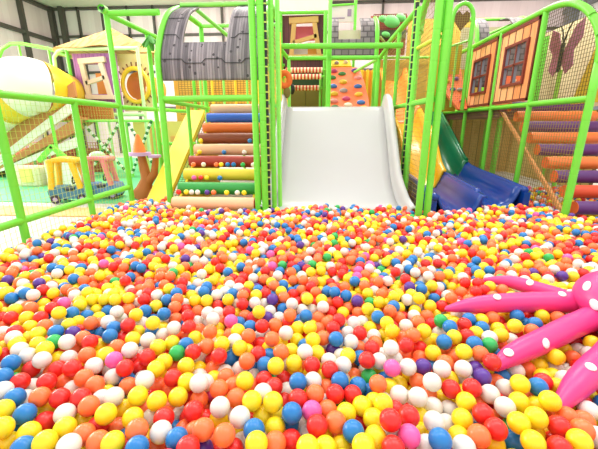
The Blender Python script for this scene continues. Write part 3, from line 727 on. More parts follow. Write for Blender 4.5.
# ------------------------------------------------------------------ blue and green twin slide
t = thing('slide', (2.1, 4.6, FL), 'blue twin lane slide with a green upper chute ending in the balls', 'slide')
prof = smooth_prof([(4.25, .16), (4.7, .18), (5.4, .22), (6.2, .26), (6.7, .33), (7.1, .52), (7.6, .80), (8.3, 1.15), (8.9, 1.46), (9.3, 1.53)], 4)
yprof = smooth_prof([(5.7, .24), (5.95, .36), (6.2, .58), (6.6, .88), (7.2, 1.14), (7.9, 1.44), (8.6, 1.86), (9.2, 2.3)], 4)
def lane_rows(xa, xb, P_, wall):
    rows = []
    for y, z in P_:
        h = wall(y)
        rows.append([(xa, y, z + h), (xa + .05, y, z + h), (xa + .09, y, z + h * .55), (xa + .15, y, z + .03), (xa + .25, y, z), (xb - .25, y, z), (xb - .15, y, z + .03), (xb - .09, y, z + h * .55), (xb - .05, y, z + h), (xb, y, z + h)])
    return rows
low = lambda y: .25
MB().sheet(lane_rows(1.40, 2.03, [p for p in prof if 4.25 <= p[0] <= 5.85], low), .03).build('lane', BLUE, t)
MB().sheet(lane_rows(2.05, 2.72, [p for p in prof if 4.60 <= p[0] <= 6.75], low), .03).build('lane', BLUE, t)
o = MB().sheet(lane_rows(2.05, 2.72, [p for p in prof if p[0] >= 6.55], lambda y: .30), .03).build('upper_chute', DGREEN, t); o['label'] = 'green upper chute'
for nm, P_, m_ in (('upper_chute', [p for p in yprof if p[0] <= 7.65], YSLIDE), ('upper_chute', [p for p in yprof if p[0] >= 7.5], OSLIDE)):
    o = MB().sheet(lane_rows(1.38, 2.02, P_, lambda y: .30), .035).build(nm, m_, t); o['label'] = ('yellow' if m_ is YSLIDE else 'orange') + ' upper chute'
for ya, yb, z0 in ((6.25, 5.75, .62), (7.3, 6.5, 1.05)):
    tp = [(1.33, ya + (yb - ya) * k / 12, z0 + .2 - .025 * k) for k in range(13)]
    lw = [(1.33, y, z - .18 - .42 * (1 - math.sin(math.pi * k / 12))) for k, (x, y, z) in enumerate(tp)]
    MB().sheet([tp, lw], .03).build('arched_skirt', YSLIDE, t)
for y, z in ((8.8, 1.9), (7.2, 1.05)): post(t, 1.7, y, z, r=.04, name='support')
for x, y0, y1 in ((1.40, 4.25, 5.85), (2.04, 4.45, 6.75), (2.72, 4.62, 6.75)):
    pr = [p for p in prof if y0 <= p[0] <= y1]
    MB().tube([(x, y, z + .24) for y, z in pr], .05, 12).sphere((x, pr[0][0], pr[0][1] + .24), .05).build('divider', BLUE, t)
    MB().prism([(x - .04, y0, FL), (x - .04, y1, FL), (x - .04, y1, pr[-1][1] + .2), (x - .04, y0, .40)], (.08, 0, 0)).build('skirt', BLUE, t)
for x in (2.08, 2.72):
    pr = [p for p in prof if p[0] >= 6.6]
    MB().tube([(x, y, z + .30) for y, z in pr], .04, 12).build('divider', DGREEN, t)

# ------------------------------------------------------------------ right wall: frame, house panels, nets
t = thing('pipe_scaffold', (2.95, 5.9, FL), 'long green pipe frame with a big end hoop along the right side of the pit', 'frame')
def hp(a): return (2.95, 4.92 + .70 * math.cos(a), 2.02 + .70 * math.sin(a))
hoop = [(2.95, 4.2, FL), (2.95, 4.2, 1.5), (2.95, 4.2, 1.9)] + smooth_prof([(2.95, 4.22, 2.06), (2.95, 4.33, 2.28), (2.95, 4.55, 2.50), (2.95, 4.85, 2.66), (2.95, 5.15, 2.72), (2.95, 5.5, 2.735)])
pipe(t, hoop, 'hoop', r=.05)
pipe(t, [(2.95, 5.5, 2.735), (2.95, 9.0, 2.77)], 'top_rail', r=.045)
pipe(t, [(2.95, 4.22, 1.535), (2.95, 9.0, 1.56)], 'middle_rail', r=.045)
for y in (5.35, 6.5, 7.62): post(t, 2.95, y, 2.73, r=.045)
post(t, 2.95, 8.9, 2.76, r=.042)
MB().net((2.97, 4.22, FL), (0, 4.7, 0), (0, 0, 1.42), .05, .05, .003).build('net', NETR, t)
MB().net((2.97, 4.22, 1.55), (0, 1.12, 0), (0, 0, 1.16), .045, .045, .003, lambda p: p.y > 4.2 and (p.y > 5.1 or p.z < 1.95 + .78 * math.sqrt(max(0, 1 - ((5.12 - p.y) / .95) ** 2)))).build('net', NETG, t)
def house_panel(ya, yb, wa, wb, za, zb, label, z0=1.60, z1=2.69):
    t = thing('playhouse_facade', (2.93, (ya + yb) / 2, z0), label, 'panel')
    X0, X1 = 2.93, 2.97
    o = MB()
    for a, b, c, d in ((ya, wa, z0, z1), (wb, yb, z0, z1), (wa, wb, z0, za), (wa, wb, zb, z1)): o.box((X0, a, c), (X1, b, d))
    o.build('plank_board', OPLANK, t)
    o = MB(); o.box((X0 - .012, ya, z1 - .05), (X0, yb, z1)); o.box((X0 - .012, ya, z0), (X0, yb, z0 + .04)); o.box((X0 - .012, ya, z0), (X0, ya + .03, z1)); o.build('board_trim', WINFR, t)
    f = MB(); w = .04
    for a, b, c, d in ((wa - w, wb + w, zb, zb + w), (wa - w, wb + w, za - w, za), (wa - w, wa, za, zb), (wb, wb + w, za, zb)): f.box((X0 - .03, a, c), (X1 + .01, b, d))
    fo = f.build('window_frame', WINFR, t)
    m_ = MB(); ym, zm = (wa + wb) / 2, (za + zb) / 2
    m_.box((X0 - .015, ym - .016, za), (X1, ym + .016, zb)).box((X0 - .015, wa, zm - .016), (X1, wb, zm + .016)).build('window_bar', WINFR, fo)
    e = .008
    for a, b in ((wa, ym - .016), (ym + .016, wb)):
        for c, d in ((za, zm - .016), (zm + .016, zb)):
            g = MB(); q = [(X0 - .005, a, c), (X0 - .005, b, c), (X0 - .005, b, d), (X0 - .005, a, d)]
            g.box(q[0], (X1 - .005, a + e, d)).box((X0 - .005, b - e, c), (X1 - .005, b, d)).box((X0 - .005, a + e, c), (X1 - .005, b - e, c + e)).box((X0 - .005, a + e, d - e), (X1 - .005, b - e, d))
            g.build('pane_edge', mat('blue_grey_trim', '#7f7f88', .5), fo)
house_panel(6.55, 7.56, 6.80, 7.38, 1.86, 2.42, 'orange plank print panel with a window, the farther of two on the right')
house_panel(5.41, 6.44, 5.62, 6.20, 1.88, 2.42, 'orange plank print panel with a window, beside the large right end hoop')

# right roller stairs behind the net
t = roller_stair((3.7, 4.3, FL), 'stair of purple and orange foam rollers behind the right net wall', 3.07, 4.25, 4.24, .29, ['purple', 'red_orange', 'purple', 'orange', 'purple', 'orange', 'purple', 'orange', 'purple'])
for o in t.children:
    if o.name.startswith('roller'):
        for e in o.children: e.data.materials[0] = mat('foam_cap_orange', '#f0682c', .5)
MB().prism([(3.01, 4.16, .10), (3.01, 4.26, .10), (3.01, 6.30, 1.47), (3.01, 6.22, 1.47)], (.035, 0, 0)).build('stringer', mat('pale_orange_wood', '#f0a868', .55), t)
t = thing('butterfly_cutout', (3.3, 5.1, 1.56), 'pink butterfly decoration on a beige board behind the right end net', 'decoration')
MB().box((4.48, 4.7, 1.56), (4.52, 9.2, 3.05)).build('board', mat('beige_board', '#d6c49a', .6), t)
o = MB()
c = Vector((3.3, 5.42, 2.22))
for s in (-1, 1):
    wing = [(.0, -.02), (.16 * s, .26), (.30 * s, .32), (.32 * s, .12), (.20 * s, .0), (.24 * s, -.18), (.12 * s, -.26), (0, -.10)]
    o.prism([c + Vector((0, a * 1.05, b * 1.1)) for a, b in wing], (.015, 0, 0))
o.build('wing', mat('rose_wing', '#c47a96', .6, .25, 14, second='#7a4356'), t)
o = MB(); o.tube([c + Vector((-.01, 0, -.25)), c + Vector((-.01, 0, .12))], .022, 8)
for s in (-1, 1): o.tube([c + Vector((-.01, 0, .1)), c + Vector((-.01, .05 * s, .26)), c + Vector((-.01, .12 * s, .36))], .01, 6)
o.build('body', BLACK, t)
MB().tube([(3.32, 5.42, 1.54), (3.32, 5.42, 2.0)], .03, 10).build('stem', mat('leaf_stem', '#8ec23c', .5), t)
MB().prism([(3.5, 4.85, 1.54), (3.5, 5.35, 1.54), (3.5, 5.05, 2.35), (3.5, 4.90, 2.46)], (.05, 0, 0)).build('yellow_leaf', mat('ochre_leaf', '#d8b12c', .6), t)
t = thing('climbing_board', (3.6, 7.3, 1.53), 'orange climbing board glimpsed through the farther house window on the right', 'climbing wall')
MB().prism([(3.25, 7.3, 1.55), (3.95, 7.3, 1.55), (3.95, 7.55, 2.2), (3.25, 7.55, 2.2)], (0, .04, -.02)).build('board', mat('orange_board', '#ef6f3c'), t)
holds(t, (3.25, 7.3, 1.55), (.7, 0, 0), (0, .25, .65), [(.2, .3, 4), (.5, .5, 1), (.8, .3, 3), (.3, .8, 2), (.7, .85, 5)], .06, (0, -.65, .25))
t = thing('stair_landing', (3.6, 6.6, FL), 'padded landing at the top of the right roller stairs', 'platform')
MB().box((3.0, 6.30, 1.40), (4.3, 9.0, 1.53)).build('deck', mat('plum_pad', '#6a3a56', .6), t)
for x in (3.1, 4.2):
    for y in (6.4, 8.8): post(t, x, y, 1.42, r=.04)
for x, y in ((3.45, 5.95), (3.9, 6.9)): post(t, x, 6.6 if y < 6 else y, 2.75, 1.53, r=.045)
# stone hood over the right stairs
HP3 = smooth_prof([(7.6, 2.0), (7.6, 2.65), (7.66, 2.95), (7.80, 3.18), (8.05, 3.34), (8.4, 3.40)])
t, _ = hood_thing('tunnel_hood', (3.4, 7.6, 2.0), 'grey stone print hood with a wide notch behind the right house panels', 'hood', 3.03, 3.98, 3.24, 3.72, 2.95, HP3, STONE)
for x in (3.0, 4.02): pipe(t, [(x, 7.6, 1.53)] + [(x, y, z) for y, z in HP3], 'hoop', r=.045)
pipe(t, [(3.0, 8.4, 3.42), (4.02, 8.4, 3.42)], 'top_rail', r=.035)
MB().box((3.05, 8.7, 2.5), (4.1, 8.73, 3.35)).build('back_net_board', mat('sand_net_board', '#c9bf9c', .7), t)
pipe(t, [(3.1, 8.0, 2.95), (4.0, 8.2, 3.32)], 'brace', r=.03)
# arch with heart panel
t = thing('pipe_arch', (2.5, 7.2, 1.5), 'narrow green arch with a yellow net and brown heart behind the right posts', 'arch')
pts = [(2.34, 7.2, 1.55), (2.34, 7.2, 3.05)] + [(2.525 - .185 * math.cos(a), 7.2, 3.12 + .26 * math.sin(a)) for a in [math.pi * k / 14 for k in range(15)]] + [(2.71, 7.2, 3.05), (2.71, 7.2, 1.55)]
pipe(t, pts, 'arch', r=.045)
MB().net((2.36, 7.22, 1.6), (.33, 0, 0), (0, 0, 1.75), .04, .04, .003, lambda p: p.z < 3.05 or (p.x - 2.525) ** 2 / .03 + (p.z - 3.12) ** 2 / .06 < 1).build('net', NETR, t)
pipe(t, [(2.36, 7.25, 2.68), (2.70, 7.25, 2.78)], 'cross_rail', GREEN2, .025); pipe(t, [(2.50, 7.25, 1.6), (2.50, 7.25, 2.7)], 'bar', GREEN2, .025)
MB().box((2.2, 7.95, 1.55), (2.85, 7.98, 2.85)).build('back_pad', mat('mustard_pad', '#d0a822', .6), t)
MB().prism([(2.76 + a * 1.2, 7.90, 3.29 + b * 1.2) for a, b in ((0, -.16), (.13, .0), (.12, .10), (.06, .14), (0, .08), (-.06, .14), (-.12, .10), (-.13, .0))], (0, .03, 0)).build('heart', mat('brown_heart', '#6a4a22', .7), t)
t = thing('climbing_board', (2.5, 7.0, 1.55), 'orange climbing board with holds behind the posts above the blue slide', 'climbing wall')
a0, a1, b0, b1 = Vector((2.52, 7.42, 1.58)), Vector((2.90, 7.42, 1.58)), Vector((2.46, 8.05, 2.42)), Vector((2.90, 8.05, 2.42))
MB().prism([Vector((2.72, 7.42, 1.58)), a1, b1, b0, Vector((2.46, 7.74, 2.0))], (0, .04, -.03)).build('board', mat('orange_board', '#ef6f3c'), t)
nrm = (a1 - a0).cross(b0 - a0).normalized(); nrm = nrm if nrm.y < 0 else -nrm
holds(t, a0, a1 - a0, b0 - a0, [(.2, .88, 4), (.65, .92, 4), (.25, .66, 1), (.75, .72, 7), (.45, .46, 4), (.82, .45, 2), (.8, .18, 3)], .06, nrm)
# plank backdrop under the platforms
t = thing('plank_screen', (2.0, 9.3, FL), 'khaki plank screen standing behind the blue and yellow slides', 'screen')
MB().box((-.9, 9.30, FL), (5.3, 9.36, 1.52)).build('board', KHAKIX, t)
for x in (-.4, .8, 1.9, 3.0, 4.1): post(t, x, 9.22, 1.52, r=.03)
t = thing('plank_screen', (4.8, 7.0, FL), 'khaki plank screen behind the net on the right of the pit', 'screen')
MB().box((4.80, 6.4, FL), (4.86, 9.25, 1.52)).build('board', KHAKI, t)
for y in (6.6, 7.6, 8.6): post(t, 4.72, y, 1.52, r=.03)
t = thing('net_screen', (3.2, 9.3, 1.52), 'ochre net screen on the upper deck behind the right frame', 'screen')
MB().box((2.05, 9.5, 1.52), (3.85, 9.53, 3.75)).box((1.3, 9.5, 1.52), (2.05, 9.53, 2.85)).box((3.85, 9.5, 1.52), (5.3, 9.53, 2.85)).build('board', mat('ochre_screen', '#cba43a', .7, .15, 5, second='#9a7a28'), t)
for x in (1.3, 2.2, 3.1, 4.0, 5.2): post(t, x, 9.42, 2.9, 1.52, r=.035)
pipe(t, [(1.3, 9.42, 2.88), (5.2, 9.42, 2.88)], 'top_rail', r=.035)
MB().box((1.3, 9.0, 1.40), (5.3, 9.55, 1.52)).build('deck', mat('olive_deck_pad', '#a08c2e'), t)
# upper deck behind the left stairs
t = thing('pipe_barrier', (-1.4, 7.6, 1.5), 'yellow barrier with upright green bars at the top of the left stairs', 'barrier')
MB().box((-2.1, 6.30, 1.36), (-.8, 9.0, 1.48)).build('deck', mat('peach_pad', '#e9bb86', .6), t)
for k in range(8): pipe(t, [(-2.6 + k * .25, 7.6, 1.48), (-2.6 + k * .25, 7.6, 2.45)], 'bar', YFOAM if k % 2 else GREEN2, .03)
pipe(t, [(-2.7, 7.6, 2.45), (-.8, 7.6, 2.45)], 'top_rail', r=.035)
MB().box((-3.6, 8.6, 1.36), (-.8, 8.64, 2.72)).build('back_pad', mat('ochre_pad', '#ecc04a', .6, .2, 3, second='#d9902c'), t)
MB().net((-3.2, 7.9, 1.5), (1.6, 0, 0), (0, 0, 1.0), .07, .045, .007).build('net', mat('tan_cord', '#9a7436', .7), t)
for x in (-2.0, -.9):
    for y in (6.4, 8.8): post(t, x, y, 1.37, r=.04)
# ------------------------------------------------------------------ left play area
t = tag(MB().box((-10.8, 4.9, FL), (-2.95, 12.5, FL + .012)).build('floor_mat', mat('mint_mat', '#66cf88', .6, .06, 1.5)), 'mint green soft mat beyond the left net fence', 'mat')
t = tag(MB().prism([(-10, 4.1, FL), (-3.0, 4.1, FL), (-3.0, 4.55, FL), (-10, 4.86, FL)], (0, 0, .014)).build('floor_strip', mat('peach_mat', '#efb676', .6, .06, 2)), 'pale orange mat strip along the near edge of the mint mat', 'mat')

# spiral tube slide
TUBW, TUBY = mat('cream_plastic', '#f4e9dc', .3, .03, 2), mat('tube_yellow', '#f6c82e', .3, .05, 2)
t = thing('tube_slide', (-5.9, 7.0, FL), 'bulging white and yellow tube slide at the far left above the net fence', 'slide')
path = smooth_prof([(-8.0, 6.9, 1.25), (-7.3, 6.95, 1.42), (-6.65, 7.0, 1.80), (-6.1, 7.05, 2.02), (-5.85, 7.25, 2.03), (-5.78, 7.6, 1.99), (-5.9, 8.1, 1.96)], 6)
rad = [.50, .52, .56, .56, .50, .42, .40]
nseg = len(path)
def rr(i): q = i / (nseg - 1) * 6; k = min(5, int(q)); return rad[k] + (rad[k + 1] - rad[k]) * (q - k)
cuts = [0, 12, 16, 24, nseg - 1]
for k in range(4):
    a, b = cuts[k], cuts[k + 1]
    pts = path[a:b + 1]; R = [rr(i) for i in range(a, b + 1)]
    o = MB().tube(pts, R, 32, 0, False); o.tube([pts[0], Vector(pts[0]).lerp(Vector(pts[1]), .25)], R[0] + .015, 32, 0, False)
    o.build('tube_section', TUBY if k % 2 else TUBW, t)['label'] = ('yellow' if k % 2 else 'white') + ' tube section'
o = MB()
for x, z in ((-6.62, 2.02), (-5.95, 1.98), (-5.75, 1.62), (-6.25, 1.72), (-5.6, 1.75)):
    i = min(range(nseg), key=lambda i: abs(path[i][0] - x)); c = Vector(path[i]); dz = z - c.z; y = c.y - math.sqrt(max(.01, (rr(i) + .006) ** 2 - dz * dz))
    o = MB()
    for s in (-1, 1): o.sphere((x + .03 * s, y, z + .02), (.04, .012, .05), 0, Matrix.Rotation(.5 * s, 3, 'Y'), 8, 6)
    o.sphere((x, y - .005, z), (.012, .012, .05), 1, None, 8, 6)
    o.build('butterfly_print', [mat('amber_print', '#d8862c', .5), mat('brown_print', '#6a2f22', .5)], t)
for x, z in ((-7.1, 1.1), (-5.6, 1.45)): post(t, x, 7.0, z, r=.04, name='support')
t = thing('pipe_rail', (-6.5, 8.2, 2.4), 'curved green guard rail arching behind the top of the tube slide', 'rail')
pipe(t, [(-8.6, 8.2, 2.66), (-7.75, 8.2, 2.66)] + [(-7.75 + .25 * math.sin(a), 8.2, 2.66 + .25 - .25 * math.cos(a)) for a in (.4, .8, 1.2)] + [(-7.42, 8.2, 2.95), (-7.2, 8.2, 3.06), (-6.9, 8.2, 3.06), (-6.3, 8.2, 2.95), (-5.8, 8.2, 2.78)], 'top_rail', r=.045)
for x, z in ((-8.4, 2.66), (-7.0, 3.04), (-6.3, 2.92)): post(t, x, 8.2, z, 1.5, r=.03)

# thatched hut
t = thing('hut', (-5.1, 8.3, 1.5), 'purple hut with a straw roof and crooked cream window left of the corner post', 'hut')
o = MB()
for k in range(4):
    r0, r1 = 1.30 - .32 * k, 1.30 - .32 * (k + 1) - .04; z0, z1 = 2.90 + .15 * k, 2.90 + .15 * (k + 1) + .05
    n = 40; vs = []
    for i in range(n):
        a = 2 * math.pi * i / n; j = .03 * math.sin(i * 7.3) - .01
        vs.append((-5.2 + (r0 + j) * math.cos(a), 9.0 + (r0 + j) * math.sin(a), z0 + j))
    for i in range(n): a = 2 * math.pi * i / n; vs.append((-5.2 + max(.0, r1) * math.cos(a), 9.0 + max(.0, r1) * math.sin(a), z1))
    o.add(vs, [(i, (i + 1) % n, (i + 1) % n + n, i + n) for i in range(n)] + [tuple(reversed(range(n)))], 0)
o.build('straw_roof', STRAW, t)
o = MB()
X = lambda px: -5.61 + (px - 72) * .0229
w0, w1, wb, wt = -5.38, -4.90, 1.95, 2.58
for a, b, c, d in ((-5.62, w0, 1.55, 2.80), (w1, -4.62, 1.55, 2.80), (w0, w1, 1.55, wb), (w0, w1, wt, 2.80)): o.box((a, 8.0, c), (b, 8.05, d))
o.build('plank_wall', PURPLK, t)
o = MB()
bar(o, (-5.46, 2.63), (-4.84, 2.67), .11, 7.92, 8.0); bar(o, (-5.40, 2.6), (-5.34, 1.88), .10, 7.93, 8.0); bar(o, (-4.95, 2.6), (-4.83, 1.88), .10, 7.93, 8.0)
bar(o, (-5.36, 2.18), (-4.90, 2.30), .08, 7.93, 8.0); bar(o, (-5.42, 1.89), (-4.76, 1.88), .09, 7.92, 8.0)
o.build('window_frame', CREAMW, t)
MB().box((-5.4, 8.4, 1.6), (-5.0, 8.5, 2.45)).build('orange_cushion', mat('orange_cushion', '#f39a3a', .7), t)
MB().tube([(-5.0, 8.5, 1.6), (-5.0, 8.5, 2.8)], .05, 10).tube([(-5.2, 8.7, 1.6), (-5.2, 8.7, 2.8)], .04, 10).build('inner_pole', GREEN2, t)
t = thing('pipe_scaffold', (-5.0, 7.9, FL), 'pale green pipe frame around the purple straw roof hut', 'frame')
WG = mat('white_lime_foam', '#c9f0ae', .45, .03)
pipe(t, [(-5.95, 7.85, 2.45), (-5.93, 7.85, 2.7), (-5.82, 7.85, 2.82), (-5.65, 7.85, 2.86), (-4.0, 7.85, 2.86)], 'top_rail', WG, .045)
for x in (-5.62, -4.62, -4.02): post(t, x, 7.85, 2.84, m=GREEN if x < -5 else WG, r=.045)
pipe(t, [(-7.9, 7.8, 1.50), (-4.0, 7.8, 1.50)], 'middle_rail', WG, .05); pipe(t, [(-7.9, 7.8, 1.36), (-4.0, 7.8, 1.36)], 'middle_rail', GREEN2, .03)
for x in (-7.4, -6.9, -6.5, -5.2, -4.9): post(t, x, 7.85, 1.45, m=WG if int(x * 10) % 2 else GREEN2, r=.035)
t = thing('tunnel_mouth', (-4.35, 8.2, 1.6), 'cream and yellow tunnel mouth panel right of the purple hut', 'panel')
n = 36; vs = []
for i in range(n):
    a = 2 * math.pi * i / n; vs.append((-4.32 + .30 * math.cos(a), 8.2, 2.15 + .36 * math.sin(a)))
for i in range(n):
    a = 2 * math.pi * i / n; c, s_ = math.cos(a), math.sin(a); k = 1 / max(abs(c) / .36, abs(s_) / .62); vs.append((-4.32 + k * c, 8.2, 2.2 + k * s_))
MB().add(vs, [(i, (i + 1) % n, (i + 1) % n + n, i + n) for i in range(n)]).add([(x, y + .04, z) for x, y, z in vs], [(i, i + n, (i + 1) % n + n, (i + 1) % n) for i in range(n)]).build('board', mat('cream_board', '#f0e2b4', .5, .1, 6, second='#e6c860'), t)
o = MB()
for i in range(22):
    a = 2 * math.pi * i / 22; bar(o, (-4.32 + .33 * math.cos(a), 2.15 + .39 * math.sin(a)), (-4.32 + .42 * math.cos(a), 2.15 + .50 * math.sin(a)), .025, 8.18, 8.2)
o.tube(arc((-4.32, 8.19, 2.15), .335, .395, 0, 360, 44, 'xz')[:-1], .012, 6, closed=True); o.build('ray_print', mat('ray_brown', '#8a5a34', .6), t)
MB().tube(arc((-4.32, 8.16, 2.15), .31, .36, 0, 360, 30, 'xz')[:-1], .05, 10, closed=True).build('rim', mat('tube_yellow', '#f6c82e'), t)
MB().tube([(-4.32, 8.25, 2.15), (-4.2, 8.9, 2.1)], .30, 24, 0, False).build('tunnel', mat('orange_tunnel', '#ee9a3a', .5), t)
MB().box((-4.66, 8.3, 2.55), (-4.0, 8.34, 2.78)).build('roof_board', mat('ochre_leafboard', '#b9b440', .6), t)

# ramp with hand rails at the far left
CLAY_LOW = .46
t = thing('ramp', (-7.0, 7.6, FL), 'brown ramp with broad white side rails climbing right at the far left', 'ramp')
BR1, WR = mat('clay_mat', '#cf8a55', .7, .08, 5), mat('white_rail_pad', '#f6efe8', .5)
def slant(name, c, th_, m_, y0=7.3, y1=7.36):
    za, zb = c + .6 * (-7.8 + 6.4), c + .6 * (-5.2 + 6.4)
    MB().prism([(-7.8, y0, max(za, FL)), (-7.8, y0, max(za + th_, FL + .01)), (-5.2, y0, zb + th_), (-5.2, y0, zb)], (0, y1 - y0, 0)).build(name, m_, t)
slant('side_mat', CLAY_LOW, .28, BR1); slant('rail_pad', CLAY_LOW + .40, .22, WR, 7.24, 7.30); slant('side_mat', CLAY_LOW + .66, .30, BR1); slant('rail_pad', CLAY_LOW - .34, .22, WR, 7.24, 7.30)
slant('deck', CLAY_LOW + .2, .05, BR1, 7.37, 7.95)
for x in (-7.2, -6.4, -5.6): post(t, x, 7.6, max(.3, CLAY_LOW + .6 * (x + 6.4) + .1), r=.035, name='support')
t = thing('net_screen', (-6.2, 8.4, FL), 'brick red net screen under the ramp at the far left', 'screen')
MB().box((-7.9, 8.40, FL), (-5.3, 8.44, .70)).build('board', mat('brick_net_board', '#d98a6a', .7, .1, 8), t)
MB().net((-7.9, 8.36, FL), (2.6, 0, 0), (0, 0, .75), .07, .07, .008).build('net', mat('red_cord', '#b5412c', .7), t)
t = thing('net_screen', (-6.0, 7.6, 1.4), 'orange and brown cargo net band under the tube slide', 'screen')
MB().net((-6.9, 7.66, 1.38), (2.2, 0, 0), (0, 0, .34), .06, .06, .012).build('net', mat('orange_cord', '#d2762c', .7), t)
MB().box((-6.9, 7.74, 1.38), (-4.7, 7.77, 1.70)).build('back_pad', mat('pale_orange_pad', '#eeb56a', .6), t)

# small soft houses
t = thing('toy_house', (-5.7, 6.3, FL), 'low cream and yellow soft play block standing left of the green gabled toy house', 'toy')
MB().box((-5.95, 6.2, .112), (-5.45, 6.5, .50), 0, None, .03).build('body', mat('cream_soft', '#f1e8c4', .6), t)
MB().box((-5.78, 6.17, .20), (-5.55, 6.2, .46)).build('front_pad', mat('soft_yellow', '#efe27a', .6), t)
t = thing('toy_house', (-5.2, 6.4, FL), 'white toy house with a green gable behind the yellow roofed toy car', 'toy')
MB().box((-5.38, 6.3, .112), (-4.85, 6.7, .62), 0, None, .02).build('body', mat('white_soft', '#f1eee4', .6), t)
o = MB(); bar(o, (-5.42, .60), (-5.10, .88), .08, 6.24, 6.3); bar(o, (-5.12, .88), (-4.80, .60), .08, 6.24, 6.3); o.build('gable', GREEN, t)
MB().box((-5.3, 6.26, .112), (-5.12, 6.3, .6)).build('door_post', mat('soft_yellow', '#efe27a', .6), t)

# ride-on toy cars
def toy_car(x, y, rz, label, roofm, bodym, topm=None, h=.88):
    t = thing('toy_car', (x, y, FL + .012), label, 'toy car')
    M = Matrix.Translation((x, y, FL + .012)) @ Matrix.Rotation(rz, 4, 'Z') @ Matrix.Scale(.74, 4)
    k = h / .88
    def P(*p): return M @ Vector(p)
    o = MB()
    prof = [(-.36, .09), (-.38, .26), (-.30, .34), (-.10, .33), (-.06, .24), (.12, .24), (.16, .36), (.34, .33), (.39, .22), (.37, .09)]
    o.prism([P(a, -.20, b) for a, b in prof], M.to_3x3() @ Vector((0, .40, 0))); o.build('body', bodym, t)
    r = MB()
    for s in (-.17, .17):
        for (xa, xb) in ((-.30, -.24), (.24, .14)):
            r.tube([P(xa, s, .30), P(xa + (xb - xa) * .5, s, .55 * k), P(xb, s * .92, .84 * k)], [.045, .04, .05], 12)
    rows = [[P(-.30 + .56 * i / 10, -.20 + .40 * j / 8, (.84 + .06 * (1 - ((i - 5) / 5) ** 2) * (1 - .5 * ((j - 4) / 4) ** 2)) * k) for j in range(9)] for i in range(11)]
    r.sheet(rows, .06); r.build('canopy', roofm, t)
    if topm: MB().sphere(P(-.02, 0, .92 * k), (.12, .11, .07)).build('roof_top', topm, t)
    MB().box((-.12, -.15, .24), (.05, .15, .30), 0, M).build('seat', mat('dark_seat', '#3a4a52', .6), t)
    MB().tube([P(.16, 0, .34), P(.07, 0, .46)], .015, 8).tube([P(.07 + .035 * math.cos(a) * .5, .09 * math.sin(a), .46 + .08 * math.cos(a)) for a in [2 * math.pi * q / 14 for q in range(14)]], .012, 8, closed=True).build('steering_wheel', BLACK, t)
    for wx in (-.25, .25):
        for s in (-1, 1):
            o = MB().tube([P(wx, s * .17, .09), P(wx, s * .23, .09)], .067, 20).build('wheel', mat('dark_tyre', '#3a3540', .6), t)
            MB().tube([P(wx, s * .231, .09), P(wx, s * .238, .09)], .033, 14).build('hub', mat('lilac_hub', '#b9a5d0', .5), o)
toy_car(-3.86, 4.98, .25, 'ride-on toy car with a yellow canopy and dark blue body behind the fence', mat('yellow_toy', '#f4c21c', .4), mat('teal_toy', '#3f7f9a', .4))
toy_car(-3.55, 5.28, .2, 'ride-on toy car with a pink canopy and blue body right of the yellow one', mat('pink_toy', '#ee8a90', .4), mat('blue_toy', '#5f8fc4', .4), mat('mint_toy', '#b6e2b0', .4))
# brown trunk shaped stool and striped cross braces
t = thing('toy_tree', (-2.95, 5.6, FL), 'brown toy tree trunk with an orange cone top and lilac ring by the fence corner', 'toy')
BT = mat('caramel_foam', '#b9702f', .6, .1, 6)
o = MB()
o.tube([(-2.98, 5.35, .112), (-2.90, 5.36, .25), (-2.86, 5.38, .42), (-2.88, 5.38, .62), (-2.90, 5.38, .80)], [.16, .13, .085, .07, .06], 14)
o.tube([(-2.86, 5.38, .36), (-2.72, 5.38, .50), (-2.66, 5.38, .76)], [.09, .06, .045], 12); o.tube([(-2.95, 5.35, .112), (-2.68, 5.40, .22), (-2.55, 5.42, .40)], [.12, .09, .05], 12)
o.build('trunk', BT, t)
MB().tube([(-2.92, 5.38, .79), (-2.92, 5.38, .84)], .17, 20).tube([(-2.68, 5.38, .76), (-2.68, 5.38, .80)], .10, 16).build('ring', mat('lilac_foam', '#c9a6d6', .6), t)
MB().tube([(-2.92, 5.38, .84), (-2.92, 5.38, .95), (-2.92, 5.38, 1.12)], [.10, .08, .02], 16).build('cone_top', mat('orange_cone', '#f08a3a', .6), t)
def xbrace(x0, x1, y, z0, z1, label):
    t = thing('cross_brace', ((x0 + x1) / 2, y, FL), label, 'brace')
    A, B_ = mat('white_band', '#eef2e2', .5), mat('dark_green_band', '#2f7f3c', .5)
    for a, b in (((x0, z1), (x1, z0)), ((x0, z0), (x1, z1))):
        o = MB(); n = 20
        dy = .03 if a[1] > b[1] else -.03
        for k in range(n):
            p = Vector((a[0] + (b[0] - a[0]) * k / n, y + dy, a[1] + (b[1] - a[1]) * k / n)); q = Vector((a[0] + (b[0] - a[0]) * (k + 1) / n, y + dy, a[1] + (b[1] - a[1]) * (k + 1) / n))
            o.tube([p, q], .032, 10, k % 2)
        o.build('bar', [A, B_], t)
    for x in (x0, x1): post(t, x, y, z1, r=.035, m=GREEN2)
    pipe(t, [(x0, y, z1), (x1, y, z1)], 'top_rail', GREEN2, .035)
xbrace(-5.42, -4.45, 7.6, .15, 1.36, 'green and white striped cross brace behind the pink roofed toy car')
xbrace(-4.35, -3.75, 7.6, .2, 1.36, 'green and white striped cross brace behind the brown toy tree')
t = thing('foam_board', (-4.5, 8.6, FL), 'yellow and orange padded board behind the striped cross braces', 'board')
MB().box((-4.75, 8.6, FL), (-3.4, 8.66, 1.36)).build('board', mat('butter_pad', '#f0dd7a', .6), t)
MB().box((-4.3, 8.56, .4), (-4.0, 8.6, 1.2)).box((-3.8, 8.56, .2), (-3.55, 8.6, 1.0)).build('orange_pad', mat('apricot_pad', '#f2b266', .6), t)

